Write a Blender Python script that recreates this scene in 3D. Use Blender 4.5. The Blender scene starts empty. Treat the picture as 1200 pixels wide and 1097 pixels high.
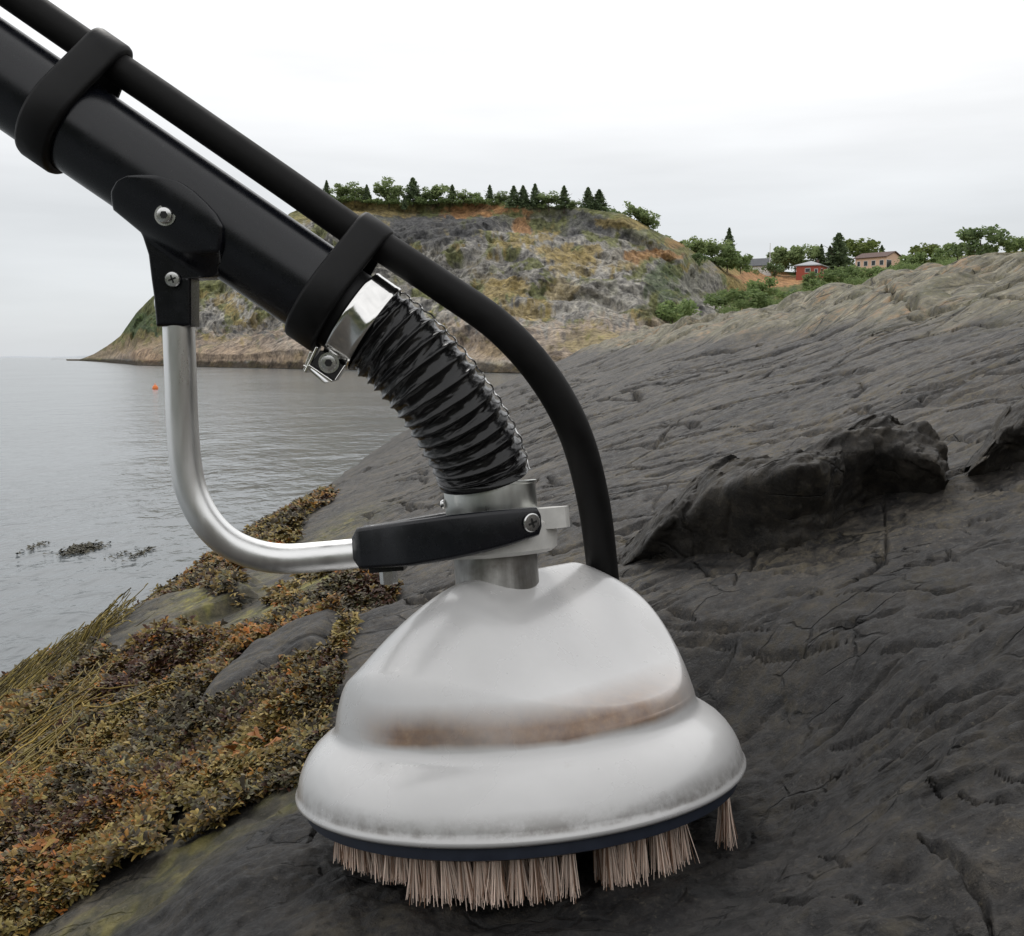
import bpy, bmesh, math, random
import numpy as np
from mathutils import Vector, Matrix
random.seed(7); rng = np.random.default_rng(11)
scene = bpy.context.scene
col = scene.collection
R = math.radians

# ------------------------------------------------------------------ camera
F = 1287.0; PW, PH = 1200.0, 1097.0; HORIZ = 419.0
CZ = 1.28                                   # eye height above the sea (sea level is z = 0)
TH = math.atan((PH / 2 - HORIZ) / F)
cam = bpy.data.cameras.new('camera'); camo = bpy.data.objects.new('camera', cam); col.objects.link(camo)
cam.sensor_fit = 'HORIZONTAL'; cam.sensor_width = 36.0; cam.lens = 36.0 * F / PW
cam.clip_start = 0.02; cam.clip_end = 20000
camo.location = (0, 0, CZ); camo.rotation_euler = (math.pi / 2 - TH, 0, 0)
scene.camera = camo

# ------------------------------------------------------------------ sky, sun, exposure
SUN_EL, SUN_AZ = R(52), R(-12)              # soft overcast sun, beyond the brush
world = bpy.data.worlds.new('World'); scene.world = world; world.use_nodes = True
nt = world.node_tree; nt.nodes.clear()
def wn(t, **k):
    n = nt.nodes.new(t)
    for a, b in k.items(): setattr(n, a, b)
    return n
out = wn('ShaderNodeOutputWorld'); bg = wn('ShaderNodeBackground'); bg.inputs['Strength'].default_value = 0.1
sky = wn('ShaderNodeTexSky', sky_type='NISHITA', sun_disc=False, sun_elevation=SUN_EL, sun_rotation=SUN_AZ)
tc = wn('ShaderNodeTexCoord'); sep = wn('ShaderNodeSeparateXYZ')
nt.links.new(tc.outputs['Generated'], sep.inputs[0])
ramp = wn('ShaderNodeValToRGB'); nt.links.new(sep.outputs['Z'], ramp.inputs[0])
el = ramp.color_ramp.elements
el[0].position = 0.0; el[0].color = (.60, .63, .66, 1)
el[1].position = 1.0; el[1].color = (1.0, 1.0, 1.0, 1)
for p, c in ((.05, (.64, .665, .69, 1)), (.12, (.70, .72, .74, 1)), (.175, (.79, .80, .81, 1)), (.225, (.97, .972, .975, 1)), (.30, (1, 1, 1, 1))):
    e = el.new(p); e.color = c
mp = wn('ShaderNodeMapping'); mp.inputs['Scale'].default_value = (1.6, 1.6, 11)
nz = wn('ShaderNodeTexNoise'); nz.inputs['Scale'].default_value = 1.3; nz.inputs['Detail'].default_value = 5
nt.links.new(tc.outputs['Generated'], mp.inputs[0]); nt.links.new(mp.outputs[0], nz.inputs['Vector'])
mr = wn('ShaderNodeMapRange'); mr.inputs[1].default_value = .3; mr.inputs[2].default_value = .7
mr.inputs[3].default_value = 10.0; mr.inputs[4].default_value = 12.6
nt.links.new(nz.outputs['Fac'], mr.inputs[0])
mul = wn('ShaderNodeMixRGB', blend_type='MULTIPLY'); mul.inputs[0].default_value = 1
nt.links.new(ramp.outputs[0], mul.inputs[1]); nt.links.new(mr.outputs[0], mul.inputs[2])
mx = wn('ShaderNodeMixRGB'); mx.inputs[0].default_value = .93
nt.links.new(sky.outputs[0], mx.inputs[1]); nt.links.new(mul.outputs[0], mx.inputs[2])
nt.links.new(mx.outputs[0], bg.inputs['Color']); nt.links.new(bg.outputs[0], out.inputs[0])
sl = bpy.data.lights.new('sun', 'SUN'); sl.energy = 1.1; sl.angle = R(18); sl.color = (1, .97, .93)
so = bpy.data.objects.new('sun', sl); col.objects.link(so)
so.rotation_euler = (math.pi / 2 - SUN_EL, 0, -SUN_AZ + math.pi)
so.rotation_euler = Vector((-math.sin(SUN_AZ) * math.cos(SUN_EL), -math.cos(SUN_AZ) * math.cos(SUN_EL), -math.sin(SUN_EL))).to_track_quat('-Z', 'Y').to_euler()
vs = scene.view_settings
vs.view_transform = 'Standard'; vs.look = 'None'; vs.exposure = 0.0; vs.gamma = 1.0; vs.use_curve_mapping = False

# ------------------------------------------------------------------ helpers
ct, st = math.cos(TH), math.sin(TH)
def ray(px, py):
    a = (px - PW / 2) / F; b = (PH / 2 - py) / F
    fy = ct + b * st
    return a / fy, (b * ct - st) / fy       # x and z per metre of y
def P(px, py, Y=1.0):
    a, b = ray(px, py); return Vector((a * Y, Y, CZ + b * Y))
def to_px(x, y, z):
    z = z - CZ
    fw = y * ct - z * st; up = y * st + z * ct
    return PW / 2 + F * x / fw, PH / 2 - F * up / fw

_perm = np.random.default_rng(3).integers(0, 2 ** 31, 4096)
_g = np.random.default_rng(5).normal(size=(4096, 3)); _g /= np.linalg.norm(_g, axis=1)[:, None]
def perlin(x, y, z=0.0):
    x, y, z = np.broadcast_arrays(np.asarray(x, float), np.asarray(y, float), np.asarray(z, float))
    xi, yi, zi = np.floor(x).astype(np.int64), np.floor(y).astype(np.int64), np.floor(z).astype(np.int64)
    xf, yf, zf = x - xi, y - yi, z - zi
    u, v, w = (t * t * t * (t * (t * 6 - 15) + 10) for t in (xf, yf, zf))
    def g(dx, dy, dz):
        h = _perm[(xi + dx) & 4095]; h = _perm[(h + yi + dy) & 4095]; h = _perm[(h + zi + dz) & 4095] & 4095
        q = _g[h]; return q[..., 0] * (xf - dx) + q[..., 1] * (yf - dy) + q[..., 2] * (zf - dz)
    def L(a, b, t): return a + (b - a) * t
    return 1.5 * L(L(L(g(0,0,0), g(1,0,0), u), L(g(0,1,0), g(1,1,0), u), v),
                   L(L(g(0,0,1), g(1,0,1), u), L(g(0,1,1), g(1,1,1), u), v), w)
def fbm(x, y, z=0.0, o=4, gain=.5):
    s = 0; a = 1
    for i in range(o):
        s = s + a * perlin(x * 2 ** i + 17.3 * i, y * 2 ** i - 9.1 * i, z * 2 ** i + 3.7 * i); a *= gain
    return s
def sst(a, b, x):
    t = np.clip((x - a) / (b - a), 0, 1); return t * t * (3 - 2 * t)

def build(name, V, Fs, mats, parent=None, smooth=True, mat_idx=None):
    me = bpy.data.meshes.new(name)
    V = np.asarray(V, float).reshape(-1, 3)
    if isinstance(Fs, np.ndarray):
        n, k = Fs.shape
        me.vertices.add(len(V)); me.vertices.foreach_set('co', V.ravel())
        me.loops.add(n * k); me.loops.foreach_set('vertex_index', Fs.astype(np.int32).ravel())
        me.polygons.add(n); me.polygons.foreach_set('loop_start', np.arange(0, n * k, k, dtype=np.int32))
        me.polygons.foreach_set('loop_total', np.full(n, k, dtype=np.int32))
        me.update(calc_edges=True); me.validate()
    else:
        me.from_pydata([tuple(v) for v in V], [], [tuple(f) for f in Fs])
    if not isinstance(mats, (list, tuple)): mats = [mats]
    for m in mats: me.materials.append(m)
    if mat_idx is not None: me.polygons.foreach_set('material_index', np.asarray(mat_idx, np.int32))
    me.polygons.foreach_set('use_smooth', np.full(len(me.polygons), smooth, dtype=bool))
    o = bpy.data.objects.new(name, me); col.objects.link(o)
    if parent: o.parent = parent
    return o
def flat_edges(o, ang=35):
    bm = bmesh.new(); bm.from_mesh(o.data)
    bmesh.ops.recalc_face_normals(bm, faces=bm.faces)
    for e in bm.edges:
        if len(e.link_faces) == 2 and e.calc_face_angle(0) > R(ang): e.smooth = False
    bm.to_mesh(o.data); bm.free(); return o
def grid_faces(nr, nc, wrap=False):
    i = np.arange(nr - 1)[:, None]; j = np.arange(nc if wrap else nc - 1)[None, :]
    j2 = (j + 1) % nc
    a = i * nc + j; b = i * nc + j2; c = (i + 1) * nc + j2; d = (i + 1) * nc + j
    return np.stack(np.broadcast_arrays(a, b, c, d), -1).reshape(-1, 4)
class MB:
    def __init__(s): s.v = []; s.f = []; s.m = []
    def add(s, V, Fs, m=0):
        n = len(s.v); s.v += [tuple(v) for v in V]
        for f in Fs: s.f.append(tuple(int(i) + n for i in f)); s.m.append(m)
    def box(s, c, h, M=None, m=0):
        V = [Vector((c[0] + a * h[0], c[1] + b * h[1], c[2] + d * h[2])) for a in (-1, 1) for b in (-1, 1) for d in (-1, 1)]
        if M: V = [M @ v for v in V]
        s.add(V, [(0,1,3,2), (4,6,7,5), (0,4,5,1), (2,3,7,6), (0,2,6,4), (1,5,7,3)], m)
    def rings(s, rings, m=0, caps=True):
        k = len(rings[0]); V = [p for r in rings for p in r]
        fs = [tuple(f) for f in grid_faces(len(rings), k, True)]
        if caps: fs += [tuple(reversed(range(k))), tuple(range((len(rings) - 1) * k, len(rings) * k))]
        s.add(V, fs, m)
    def lathe(s, prof, n=32, M=None, m=0, caps=True):
        rs = []
        for r, z in prof:
            rr = [Vector((r * math.cos(2 * math.pi * i / n), r * math.sin(2 * math.pi * i / n), z)) for i in range(n)]
            rs.append([M @ v for v in rr] if M else rr)
        s.rings(rs, m, caps)
    def obj(s, name, mats, parent=None, smooth=True, ang=35):
        o = build(name, s.v, s.f, mats, parent, smooth, s.m)
        return flat_edges(o, ang)
def catmull(pts, n=12):
    pts = [Vector(p) for p in pts]; q = [2 * pts[0] - pts[1]] + pts + [2 * pts[-1] - pts[-2]]; r = []
    for i in range(1, len(q) - 2):
        for k in range(n):
            t = k / n
            r.append(.5 * (2 * q[i] + (q[i+1] - q[i-1]) * t + (2*q[i-1] - 5*q[i] + 4*q[i+1] - q[i+2]) * t*t + (3*q[i] - q[i-1] - 3*q[i+1] + q[i+2]) * t**3))
    r.append(pts[-1]); return r
def frames(path):
    T = [(path[min(i + 1, len(path) - 1)] - path[max(i - 1, 0)]).normalized() for i in range(len(path))]
    n = Vector((0, -1, 0)); n = (n - T[0] * n.dot(T[0])).normalized(); N = []
    for t in T:
        n = (n - t * n.dot(t)).normalized(); N.append(n.copy())
    return T, N
def tube_rings(path, rad, k=28):
    T, N = frames(path); rs = []
    for i, p in enumerate(path):
        r = rad[i] if isinstance(rad, (list, tuple, np.ndarray)) else rad
        b = T[i].cross(N[i])
        rs.append([p + r * (math.cos(2 * math.pi * j / k) * N[i] + math.sin(2 * math.pi * j / k) * b) for j in range(k)])
    return rs

# ------------------------------------------------------------------ materials
class NT:
    def __init__(s, name):
        s.m = bpy.data.materials.new(name); s.m.use_nodes = True; s.t = s.m.node_tree
        s.b = s.t.nodes['Principled BSDF']
    def n(s, t, **k):
        q = s.t.nodes.new(t)
        for a, b in k.items():
            if isinstance(a, str) and hasattr(q, a): setattr(q, a, b)
        return q
    def l(s, a, b): s.t.links.new(a, b)
    def coord(s, which='Object', scale=(1, 1, 1), rot=(0, 0, 0)):
        c = s.n('ShaderNodeTexCoord'); m = s.n('ShaderNodeMapping'); m.inputs['Scale'].default_value = scale; m.inputs['Rotation'].default_value = rot
        s.l(c.outputs[which], m.inputs[0]); return m.outputs[0]
    def noise(s, vec, scale, detail=6, rough=.6, dist=0):
        q = s.n('ShaderNodeTexNoise'); q.inputs['Scale'].default_value = scale; q.inputs['Detail'].default_value = detail
        q.inputs['Roughness'].default_value = rough; q.inputs['Distortion'].default_value = dist
        s.l(vec, q.inputs['Vector']); return q.outputs['Fac']
    def ramp(s, fac, stops):
        q = s.n('ShaderNodeValToRGB'); e = q.color_ramp.elements
        e[0].position, e[0].color = stops[0][0], (*stops[0][1], 1); e[1].position, e[1].color = stops[-1][0], (*stops[-1][1], 1)
        for p, c in stops[1:-1]:
            x = e.new(p); x.color = (*c, 1)
        s.l(fac, q.inputs[0]); return q.outputs[0]
    def rng(s, fac, a, b, c=0., d=1.):
        q = s.n('ShaderNodeMapRange'); q.inputs[1].default_value = a; q.inputs[2].default_value = b; q.inputs[3].default_value = c; q.inputs[4].default_value = d
        s.l(fac, q.inputs[0]); return q.outputs[0]
    def mix(s, fac, a, b, mode='MIX'):
        q = s.n('ShaderNodeMixRGB'); q.blend_type = mode
        for i, v in ((0, fac), (1, a), (2, b)):
            if isinstance(v, (int, float)): q.inputs[i].default_value = v
            elif isinstance(v, tuple): q.inputs[i].default_value = (*v, 1)
            else: s.l(v, q.inputs[i])
        return q.outputs[0]
    def math(s, op, a, b=0.):
        q = s.n('ShaderNodeMath'); q.operation = op
        for i, v in ((0, a), (1, b)):
            if isinstance(v, (int, float)): q.inputs[i].default_value = v
            else: s.l(v, q.inputs[i])
        return q.outputs[0]
    def bump(s, h, strength, dist, prev=None):
        q = s.n('ShaderNodeBump'); q.inputs['Strength'].default_value = strength; q.inputs['Distance'].default_value = dist
        s.l(h, q.inputs['Height'])
        if prev is not None: s.l(prev, q.inputs['Normal'])
        return q.outputs[0]
    def set(s, **k):
        for a, v in k.items():
            a = {'color': 'Base Color', 'rough': 'Roughness', 'metal': 'Metallic', 'normal': 'Normal', 'spec': 'Specular IOR Level', 'coat': 'Coat Weight', 'coatr': 'Coat Roughness', 'sub': 'Subsurface Weight'}.get(a, a)
            i = s.b.inputs[a]
            if isinstance(v, tuple): i.default_value = (*v, 1)
            elif isinstance(v, (int, float)): i.default_value = v
            else: s.l(v, i)
        return s.m
def simple(name, c, rough=.5, metal=0., var=.15, scale=40., bump=0., bdist=.001, spec=.5):
    t = NT(name); v = t.coord(); n = t.noise(v, scale)
    lo = tuple(x * (1 - var) for x in c); hi = tuple(min(1, x * (1 + var)) for x in c)
    k = dict(color=t.ramp(n, [(.3, lo), (.7, hi)]), metal=metal, spec=spec, rough=t.rng(n, .3, .7, rough * .85, min(1, rough * 1.15)))
    if bump: k['normal'] = t.bump(t.noise(v, scale * 4), bump, bdist)
    return t.set(**k)
def attr_mat(name, attr, rough=.5, var_scale=30, bump=.3, bdist=.01, spec=.4):
    t = NT(name); a = t.n('ShaderNodeAttribute'); a.attribute_name = attr
    v = t.coord(); n = t.noise(v, var_scale)
    c = t.mix(1.0, a.outputs['Color'], t.ramp(n, [(.3, (.65, .65, .65)), (.7, (1.3, 1.3, 1.3))]), 'MULTIPLY')
    return t.set(color=c, rough=rough, spec=spec, normal=t.bump(t.noise(v, var_scale * 3), bump, bdist))
def set_col(o, name, C):
    a = o.data.color_attributes.new(name, 'FLOAT_COLOR', 'POINT')
    C = np.concatenate([C, np.ones((len(C), 1))], 1) if C.shape[1] == 3 else C
    a.data.foreach_set('color', C.astype(np.float32).ravel())

def tag(o, label=None, cat=None, group=None, kind=None):
    for k, v in (('label', label), ('category', cat), ('group', group), ('kind', kind)):
        if v: o[k] = v
    return o
def empty(name, loc, label, cat, group=None):
    o = bpy.data.objects.new(name, None); o.empty_display_size = .1; col.objects.link(o); o.location = loc
    return tag(o, label, cat, group)

# ------------------------------------------------------------------ foreground rock slope (structure)
SLOPE, Z0 = .39, -.42                       # the slab dips to the sea on the left
def hit(px, py):                            # where a sight line meets the mean slab
    a, b = ray(px, py); d = Z0 / (b - SLOPE * a); return a * d, d
HX, HY = .008, 1.0                          # centre of the brush head
def seg_dist(x, y, pts):
    best = np.full(x.shape, 1e9); par = np.zeros(x.shape); tot = len(pts) - 1
    for i in range(tot):
        (ax, ay), (bx, by) = pts[i], pts[i + 1]
        dx, dy = bx - ax, by - ay; t = np.clip(((x - ax) * dx + (y - ay) * dy) / (dx * dx + dy * dy), 0, 1)
        d = np.hypot(x - ax - t * dx, y - ay - t * dy); m = d < best
        best = np.where(m, d, best); par = np.where(m, (i + t) / tot, par)
    return best, par
CRACKS = [  # pixel polyline on the slab, half width m, depth m
    ([(700,585),(745,572),(800,556),(850,545),(890,538)], .020, .05),
    ([(715,545),(760,520),(800,508),(830,500)], .018, .035),
    ([(1035,592),(1040,640),(1030,665),(1000,690),(945,705)], .007, .025),
    ([(850,752),(880,742),(925,740),(1010,733)], .008, .022),
    ([(855,1000),(900,1000),(950,1020),(1010,1045)], .005, .02),
    ([(1075,965),(1110,1000),(1150,1045),(1165,1090)], .006, .025),
    ([(1080,905),(1130,935),(1190,950)], .005, .02),
    ([(1035,480),(1090,487),(1150,488)], .016, .03),
    ([(940,545),(1000,520),(1090,505)], .012, .02),
    ([(880,455),(960,440),(1010,425)], .03, .04),
    ([(1010,345),(1080,365),(1200,352)], .04, .06),
    ([(850,405),(960,360),(1010,352)], .04, .07),
    ([(395,945),(378,985),(360,1020)], .007, .015),
    ([(580,455),(640,450),(700,440)], .06, .08),
]
CR_W = [([hit(*p) for p in pts], w, min(d, 1.7 * w)) for pts, w, d in CRACKS]
_r = np.random.default_rng(77)
for _ in range(560):
    d_ = math.exp(_r.uniform(math.log(.8), math.log(14))); a_ = R(_r.uniform(-8, 29)); x_, y_ = math.sin(a_) * d_, math.cos(a_) * d_
    if math.hypot(x_ - HX, y_ - HY) < .24: continue
    th = R(-38) + _r.normal(0, .32) + (math.pi / 2 + .3 if _r.random() < .08 else 0); L_ = d_ * _r.uniform(.03, .17) * _r.uniform(.5, 1.2); pts = []
    for q in range(5): pts.append((x_, y_)); th += _r.normal(0, .22); x_ += math.cos(th) * L_ / 4; y_ += math.sin(th) * L_ / 4
    w_ = d_ * _r.uniform(.0045, .0095); CR_W.append((pts, w_, w_ * _r.uniform(.7, 1.3)))
def terr(x, y, detail=True):
    base = Z0 + SLOPE * x
    top = .41 + .27 * np.exp(-np.maximum(y - 4, -1) / 3.0) + .06 * perlin(y * .35, 3.3) + .06 * perlin(y * 1.0, 7.7) + .05 * perlin(y * 2.1, x * .8, 2.2) - .08 * np.maximum(x - 2.4, 0)
    k = .06
    hh = np.clip(.5 + .5 * (top - base) / k, 0, 1); z = top * (1 - hh) + base * hh - k * hh * (1 - hh)
    end = 23.0 + 1.2 * perlin(x * .7, 5.5) + .5 * perlin(x * 2.2, 1.5)
    z = z - .20 * np.maximum(-x - 1.15, 0)
    z = z - 1.3 * np.log1p(np.exp(np.clip((y - end) * 2.2, -30, 30))) / 2.2
    rh = np.hypot(x - HX, y - HY)
    far = 1 - np.exp(-(rh / .42) ** 2)
    dist = np.hypot(x, y)
    z = z + far * (.055 * perlin(x * .8, y * .55, 1.0) * np.clip(dist / 2, .3, 1.6) + .030 * perlin(x * 2.1, y * 1.7, 4.0))
    a = .78 * x - .62 * y; q = .62 * x + .78 * y
    for L, amp, off in ((1.3, .085, 0), (.48, .018, 9), (.17, .0030, 23)):
        w = q / L + 1.1 * fbm(a / L * .22 + off, q / L * .3, off, 3)
        s = w - np.floor(w)
        saw = np.where(s < .06, 1 - s / .06, (s - .06) / .94) - .5
        m = sst(-.05, .45, perlin(a / L * .30 + 5 + off, q / L * .45, off + 2.))
        z = z + amp * saw * m * (.25 + .75 * far)
    near = np.exp(-np.maximum(dist - .9, 0) / .5)
    if detail:
        for L, amp, wd, off in ((.9, .018, .05, 2), (.35, .006, .06, 12)):
            c = perlin(a / L * .35 + off, q / L * .9, off * 1.7) + .3 * perlin(a / L * 1.3, q / L * 2.6, off)
            m = sst(.05, .35, perlin(a / L * .5 + 31, q / L * .6, off * .7))
            z = z - amp * np.clip(1 - np.abs(c) / wd, 0, 1) ** .7 * m * (.2 + .8 * far)
        z = z + .20 * sst(.0, .3, z) * (np.abs(perlin(x * 1.5, y * 1.1, 7.)) + .5 * np.abs(perlin(x * 3.7, y * 2.6, 3.)) - .3) + (.004 + .018 * near) * (np.abs(perlin(x * 6 + .3 * fbm(x * 9, y * 9, 0., 2), y * 8, 7.7)) - .25) * (.4 + .6 * far) + (.0014 + .0086 * near) * (np.abs(perlin(x * 17, y * 21, 2.7)) - .25)
        z = z + (.003 + .007 * near) * fbm(x * 7, y * 7, 2.2, 3) * (.5 + .5 * far) + (.0011 + .0044 * near) * fbm(x * 34, y * 34, 5.2, 3, .6)
        z = z - .006 * np.clip(perlin(x * 22, y * 22, 8.8) - .35, 0, 1) * 3
    # seat of the brush
    zt = -.446 + .08 * (x - HX) - .087 * (y - HY) + .003 * fbm(x * 20, y * 20, 1.1, 3) + .012 * perlin(x * 9, y * 9, 3.1) * sst(.05, .25, np.abs(rh - .02))
    w = np.exp(-(rh / .33) ** 6)
    z = z * (1 - w) + zt * w
    if detail: z = z + w * (.012 * (np.abs(perlin(x * 9, y * 12, 1.7)) - .3) + .008 * (np.abs(perlin(x * 23, y * 27, 3.1)) - .3) + .0035 * fbm(x * 40, y * 40, 4., 3, .6))
    nw1, nw2, nw3 = perlin(x * 22, y * 22, 4.4), perlin(x * 22, y * 22, 9.4), np.clip(.8 + 1.0 * perlin(x * 11, y * 11, 5.1), .2, 1.6)
    for pts, w, d in CR_W if detail else ():
        px_, py_ = [p[0] for p in pts], [p[1] for p in pts]; mg = 2.5 * w
        ii = np.nonzero((x > min(px_) - mg) & (x < max(px_) + mg) & (y > min(py_) - mg) & (y < max(py_) + mg))[0]
        if not len(ii): continue
        dd, t = seg_dist(x[ii] + .35 * w * nw1[ii], y[ii] + .35 * w * nw2[ii], pts)
        w_ = w * .75 * nw3[ii]; z[ii] -= d * sst(0, 1, 1 - dd / (w_ * (.25 + .9 * np.sin(np.pi * np.clip(t, .03, .97)))))
    # bare slab lying in the weed: a ledge with a steep near face
    for poly, h in LEDGES:
        wx = x + .03 * perlin(x * 6, y * 6, 1.9); wy = y + .05 * perlin(x * 5, y * 5, 6.9)
        z = z + h * inside_soft(wx, wy, poly, .05)
    return z + CZ
def inside(x, y, poly):
    r = np.zeros(np.shape(x), bool); n = len(poly)
    for i in range(n):
        (x1, y1), (x2, y2) = poly[i], poly[(i + 1) % n]
        c = ((y1 > y) != (y2 > y)) & (x < (x2 - x1) * (y - y1) / (y2 - y1 + 1e-12) + x1); r ^= c
    return r
def inside_soft(x, y, poly, w):
    d, _ = seg_dist(x, y, poly + poly[:1]); s = np.where(inside(x, y, poly), d, -d); return sst(-w * .15, w * .85, s)
def HP(l): return [hit(*p) for p in l]
LEDGES = [(HP([(92,778),(150,788),(205,762),(222,735),(300,700),(300,672),(215,690)]), .05),
          (HP([(215,880),(262,868),(325,835),(400,805),(400,765),(330,790),(270,820)]), .035)]
WEED = HP([(-260,1225),(0,1110),(95,1054),(190,1008),(290,962),(350,925),(372,880),(395,830),(418,770),(440,715),(452,690),(430,655),(380,650),(330,640),(360,605),(392,588),(388,574),(340,574),(290,586),(240,620),(190,660),(140,695),(80,730),(0,775),(-120,830),(-500,1000)])
BARE = [HP([(200,735),(225,708),(300,688),(320,650),(400,636),(432,655),(440,690),(380,700),(330,716),(262,745)]), HP([(395,770),(440,705),(455,700),(430,760),(400,800)]), HP([(262,745),(330,716),(360,720),(300,745)]),
        HP([(88,772),(150,782),(205,758),(222,735),(300,718),(335,700),(410,672),(415,655),(330,650),(290,655),(215,690)]),
        HP([(215,882),(262,870),(325,837),(395,808),(420,765),(330,790),(270,820)]),
        HP([(180,1003),(215,962),(245,975),(215,1000)]), HP([(255,855),(330,828),(320,845),(262,870)])]
SMALLWEED = [HP(l) for l in ([(245,705),(290,690),(288,708),(250,715)], [(325,690),(352,680),(350,700),(325,702)], [(350,670),(440,655),(440,672),(372,676)], [(395,690),(440,680),(440,706),(400,705)])]
def weed_mask(x, y):
    wx = x + .05 * perlin(x * 5, y * 5, 2.) + .025 * perlin(x * 14, y * 14, 5.); wy = y + .10 * perlin(x * 4, y * 4, 7.) + .04 * perlin(x * 13, y * 13, 9.)
    m = inside(wx, wy, WEED)
    wx2 = x + .03 * perlin(x * 6, y * 6, 2.); wy2 = y + .05 * perlin(x * 5, y * 5, 7.)
    for b in BARE: m &= ~inside(wx2, wy2, b)
    for b in SMALLWEED: m |= inside(wx, wy, b)
    return m
az = np.concatenate([np.linspace(-178, -36, 40), np.linspace(-34, 31, 760), np.linspace(33, 178, 40)]) * math.pi / 180
rr = np.concatenate([[0.02, .1, .2, .3, .4, .5], np.geomspace(.58, 6, 620), np.geomspace(6.03, 32, 260)])
A, RR = np.meshgrid(az, rr)
TX, TY = np.sin(A) * RR, np.cos(A) * RR
TZ = terr(TX.ravel(), TY.ravel()).reshape(TX.shape)

rk = NT('shore_rock'); v = rk.coord('Object')
pos = rk.n('ShaderNodeNewGeometry'); sx = rk.n('ShaderNodeSeparateXYZ'); rk.l(pos.outputs['Position'], sx.inputs[0])
att = rk.n('ShaderNodeAttribute'); att.attribute_name = 'masks'
sc3 = rk.n('ShaderNodeSeparateColor'); rk.l(att.outputs['Color'], sc3.inputs[0])
n1, n2, n3 = rk.noise(v, 3.5, 8, .65), rk.noise(v, 22, 8, .7), rk.noise(v, 160, 6, .7)
vs_ = rk.coord('Object', (1.3, 3.6, 3.6), (0, 0, R(-38)))
ns = rk.noise(vs_, 1.6, 5, .6, .8)
n4 = rk.noise(v, 55, 8, .75, .3)
dark = rk.ramp(n2, [(.36, (.017, .0172, .0185)), (.46, (.036, .0355, .036)), (.55, (.054, .052, .049)), (.66, (.085, .080, .072))])
dark = rk.mix(1., dark, rk.ramp(n4, [(.36, (.40, .40, .42)), (.5, (1., 1., 1.)), (.64, (1.75, 1.7, 1.6))]), 'MULTIPLY')
dark = rk.mix(1., dark, rk.ramp(n1, [(.36, (.62, .63, .66)), (.5, (1., 1., 1.)), (.62, (1.35, 1.3, 1.2))]), 'MULTIPLY')
dark = rk.mix(rk.rng(ns, .54, .66, 0, .25), dark, (.095, .088, .078))
dark = rk.mix(rk.rng(ns, .46, .36, 0, .5), dark, (.016, .016, .017))
dark = rk.mix(rk.rng(n3, .585, .68, 0, .6), dark, (.20, .18, .135))
dark = rk.mix(rk.rng(n3, .43, .33, 0, .8), dark, (.009, .009, .010))
nu = rk.noise(v, 7, 8, .7, .4); n5 = rk.noise(v, 420, 4, .7)
dark = rk.mix(rk.math('MULTIPLY', rk.rng(nu, .50, .60), rk.rng(n4, .46, .56, 0, .55)), dark, (.125, .112, .078))
dark = rk.mix(rk.rng(n5, .60, .70, 0, .5), dark, (.22, .21, .19))
upper = rk.ramp(rk.mix(.5, nu, n2), [(.37, (.030, .028, .025)), (.45, (.10, .092, .070)), (.54, (.185, .17, .135)), (.64, (.33, .31, .27))])
upper = rk.mix(1., upper, rk.ramp(n4, [(.36, (.45, .45, .45)), (.5, (1., 1., 1.)), (.64, (1.5, 1.5, 1.5))]), 'MULTIPLY')
upper = rk.mix(rk.math('MULTIPLY', rk.rng(n1, .53, .60, 0, .6), rk.rng(n2, .45, .55)), upper, (.26, .135, .05))
upper = rk.mix(rk.rng(n1, .44, .36, 0, .5), upper, (.10, .105, .055))
def fiss(sc, rot, scale, thr, mlo):
    cv = rk.coord('Object', sc, (0, 0, R(rot))); wob = rk.n('ShaderNodeTexNoise'); wob.inputs['Scale'].default_value = scale * 1.3; wob.inputs['Detail'].default_value = 6; rk.l(cv, wob.inputs['Vector'])
    ad = rk.n('ShaderNodeVectorMath'); ad.operation = 'MULTIPLY_ADD'; rk.l(wob.outputs['Color'], ad.inputs[0]); ad.inputs[1].default_value = (.55 / scale,) * 3; rk.l(cv, ad.inputs[2])
    vo = rk.n('ShaderNodeTexVoronoi'); vo.feature = 'DISTANCE_TO_EDGE'; vo.inputs['Scale'].default_value = scale; rk.l(ad.outputs[0], vo.inputs['Vector'])
    return rk.math('MULTIPLY', rk.rng(vo.outputs['Distance'], thr, thr * .15), rk.rng(rk.noise(cv, scale * .45, 3), mlo, mlo + .08))
fz = rk.math('MAXIMUM', fiss((.45, 1.3, 1.3), -38, 3.2, .030, .50), fiss((.6, 1.2, 1.2), -30, 14, .035, .52))
dark = rk.mix(1., dark, (1.06, 1.0, .94), 'MULTIPLY')
dark = rk.mix(att.outputs['Alpha'], rk.mix(1., dark, (.44, .45, .48), 'MULTIPLY'), dark)
c = rk.mix(sc3.outputs[0], dark, rk.mix(1., upper, (1.0, .98, .84), 'MULTIPLY')); c = rk.mix(rk.math('MULTIPLY', fz, .75), c, (.008, .008, .008))
c = rk.mix(sc3.outputs[1], c, rk.ramp(n2, [(.35, (.11, .12, .025)), (.6, (.36, .31, .07))]))
c = rk.mix(sc3.outputs[2], c, rk.ramp(n2, [(.3, (.010, .0095, .009)), (.7, (.040, .034, .026))]))
nb = rk.bump(n2, .22, .012); nb = rk.bump(n4, .55, .006, nb); nb = rk.bump(n3, .7, .0030, nb); nb = rk.bump(n5, .6, .0014, nb); nb = rk.bump(rk.math('SUBTRACT', 1., fz), .8, .006, nb)
M_ROCK = rk.set(color=c, rough=rk.rng(n4, .4, .6, .5, .85), spec=.3, normal=nb)
ground = build('ground', np.stack([TX, TY, TZ], -1), grid_faces(*TX.shape)[:, ::-1], M_ROCK)
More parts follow.
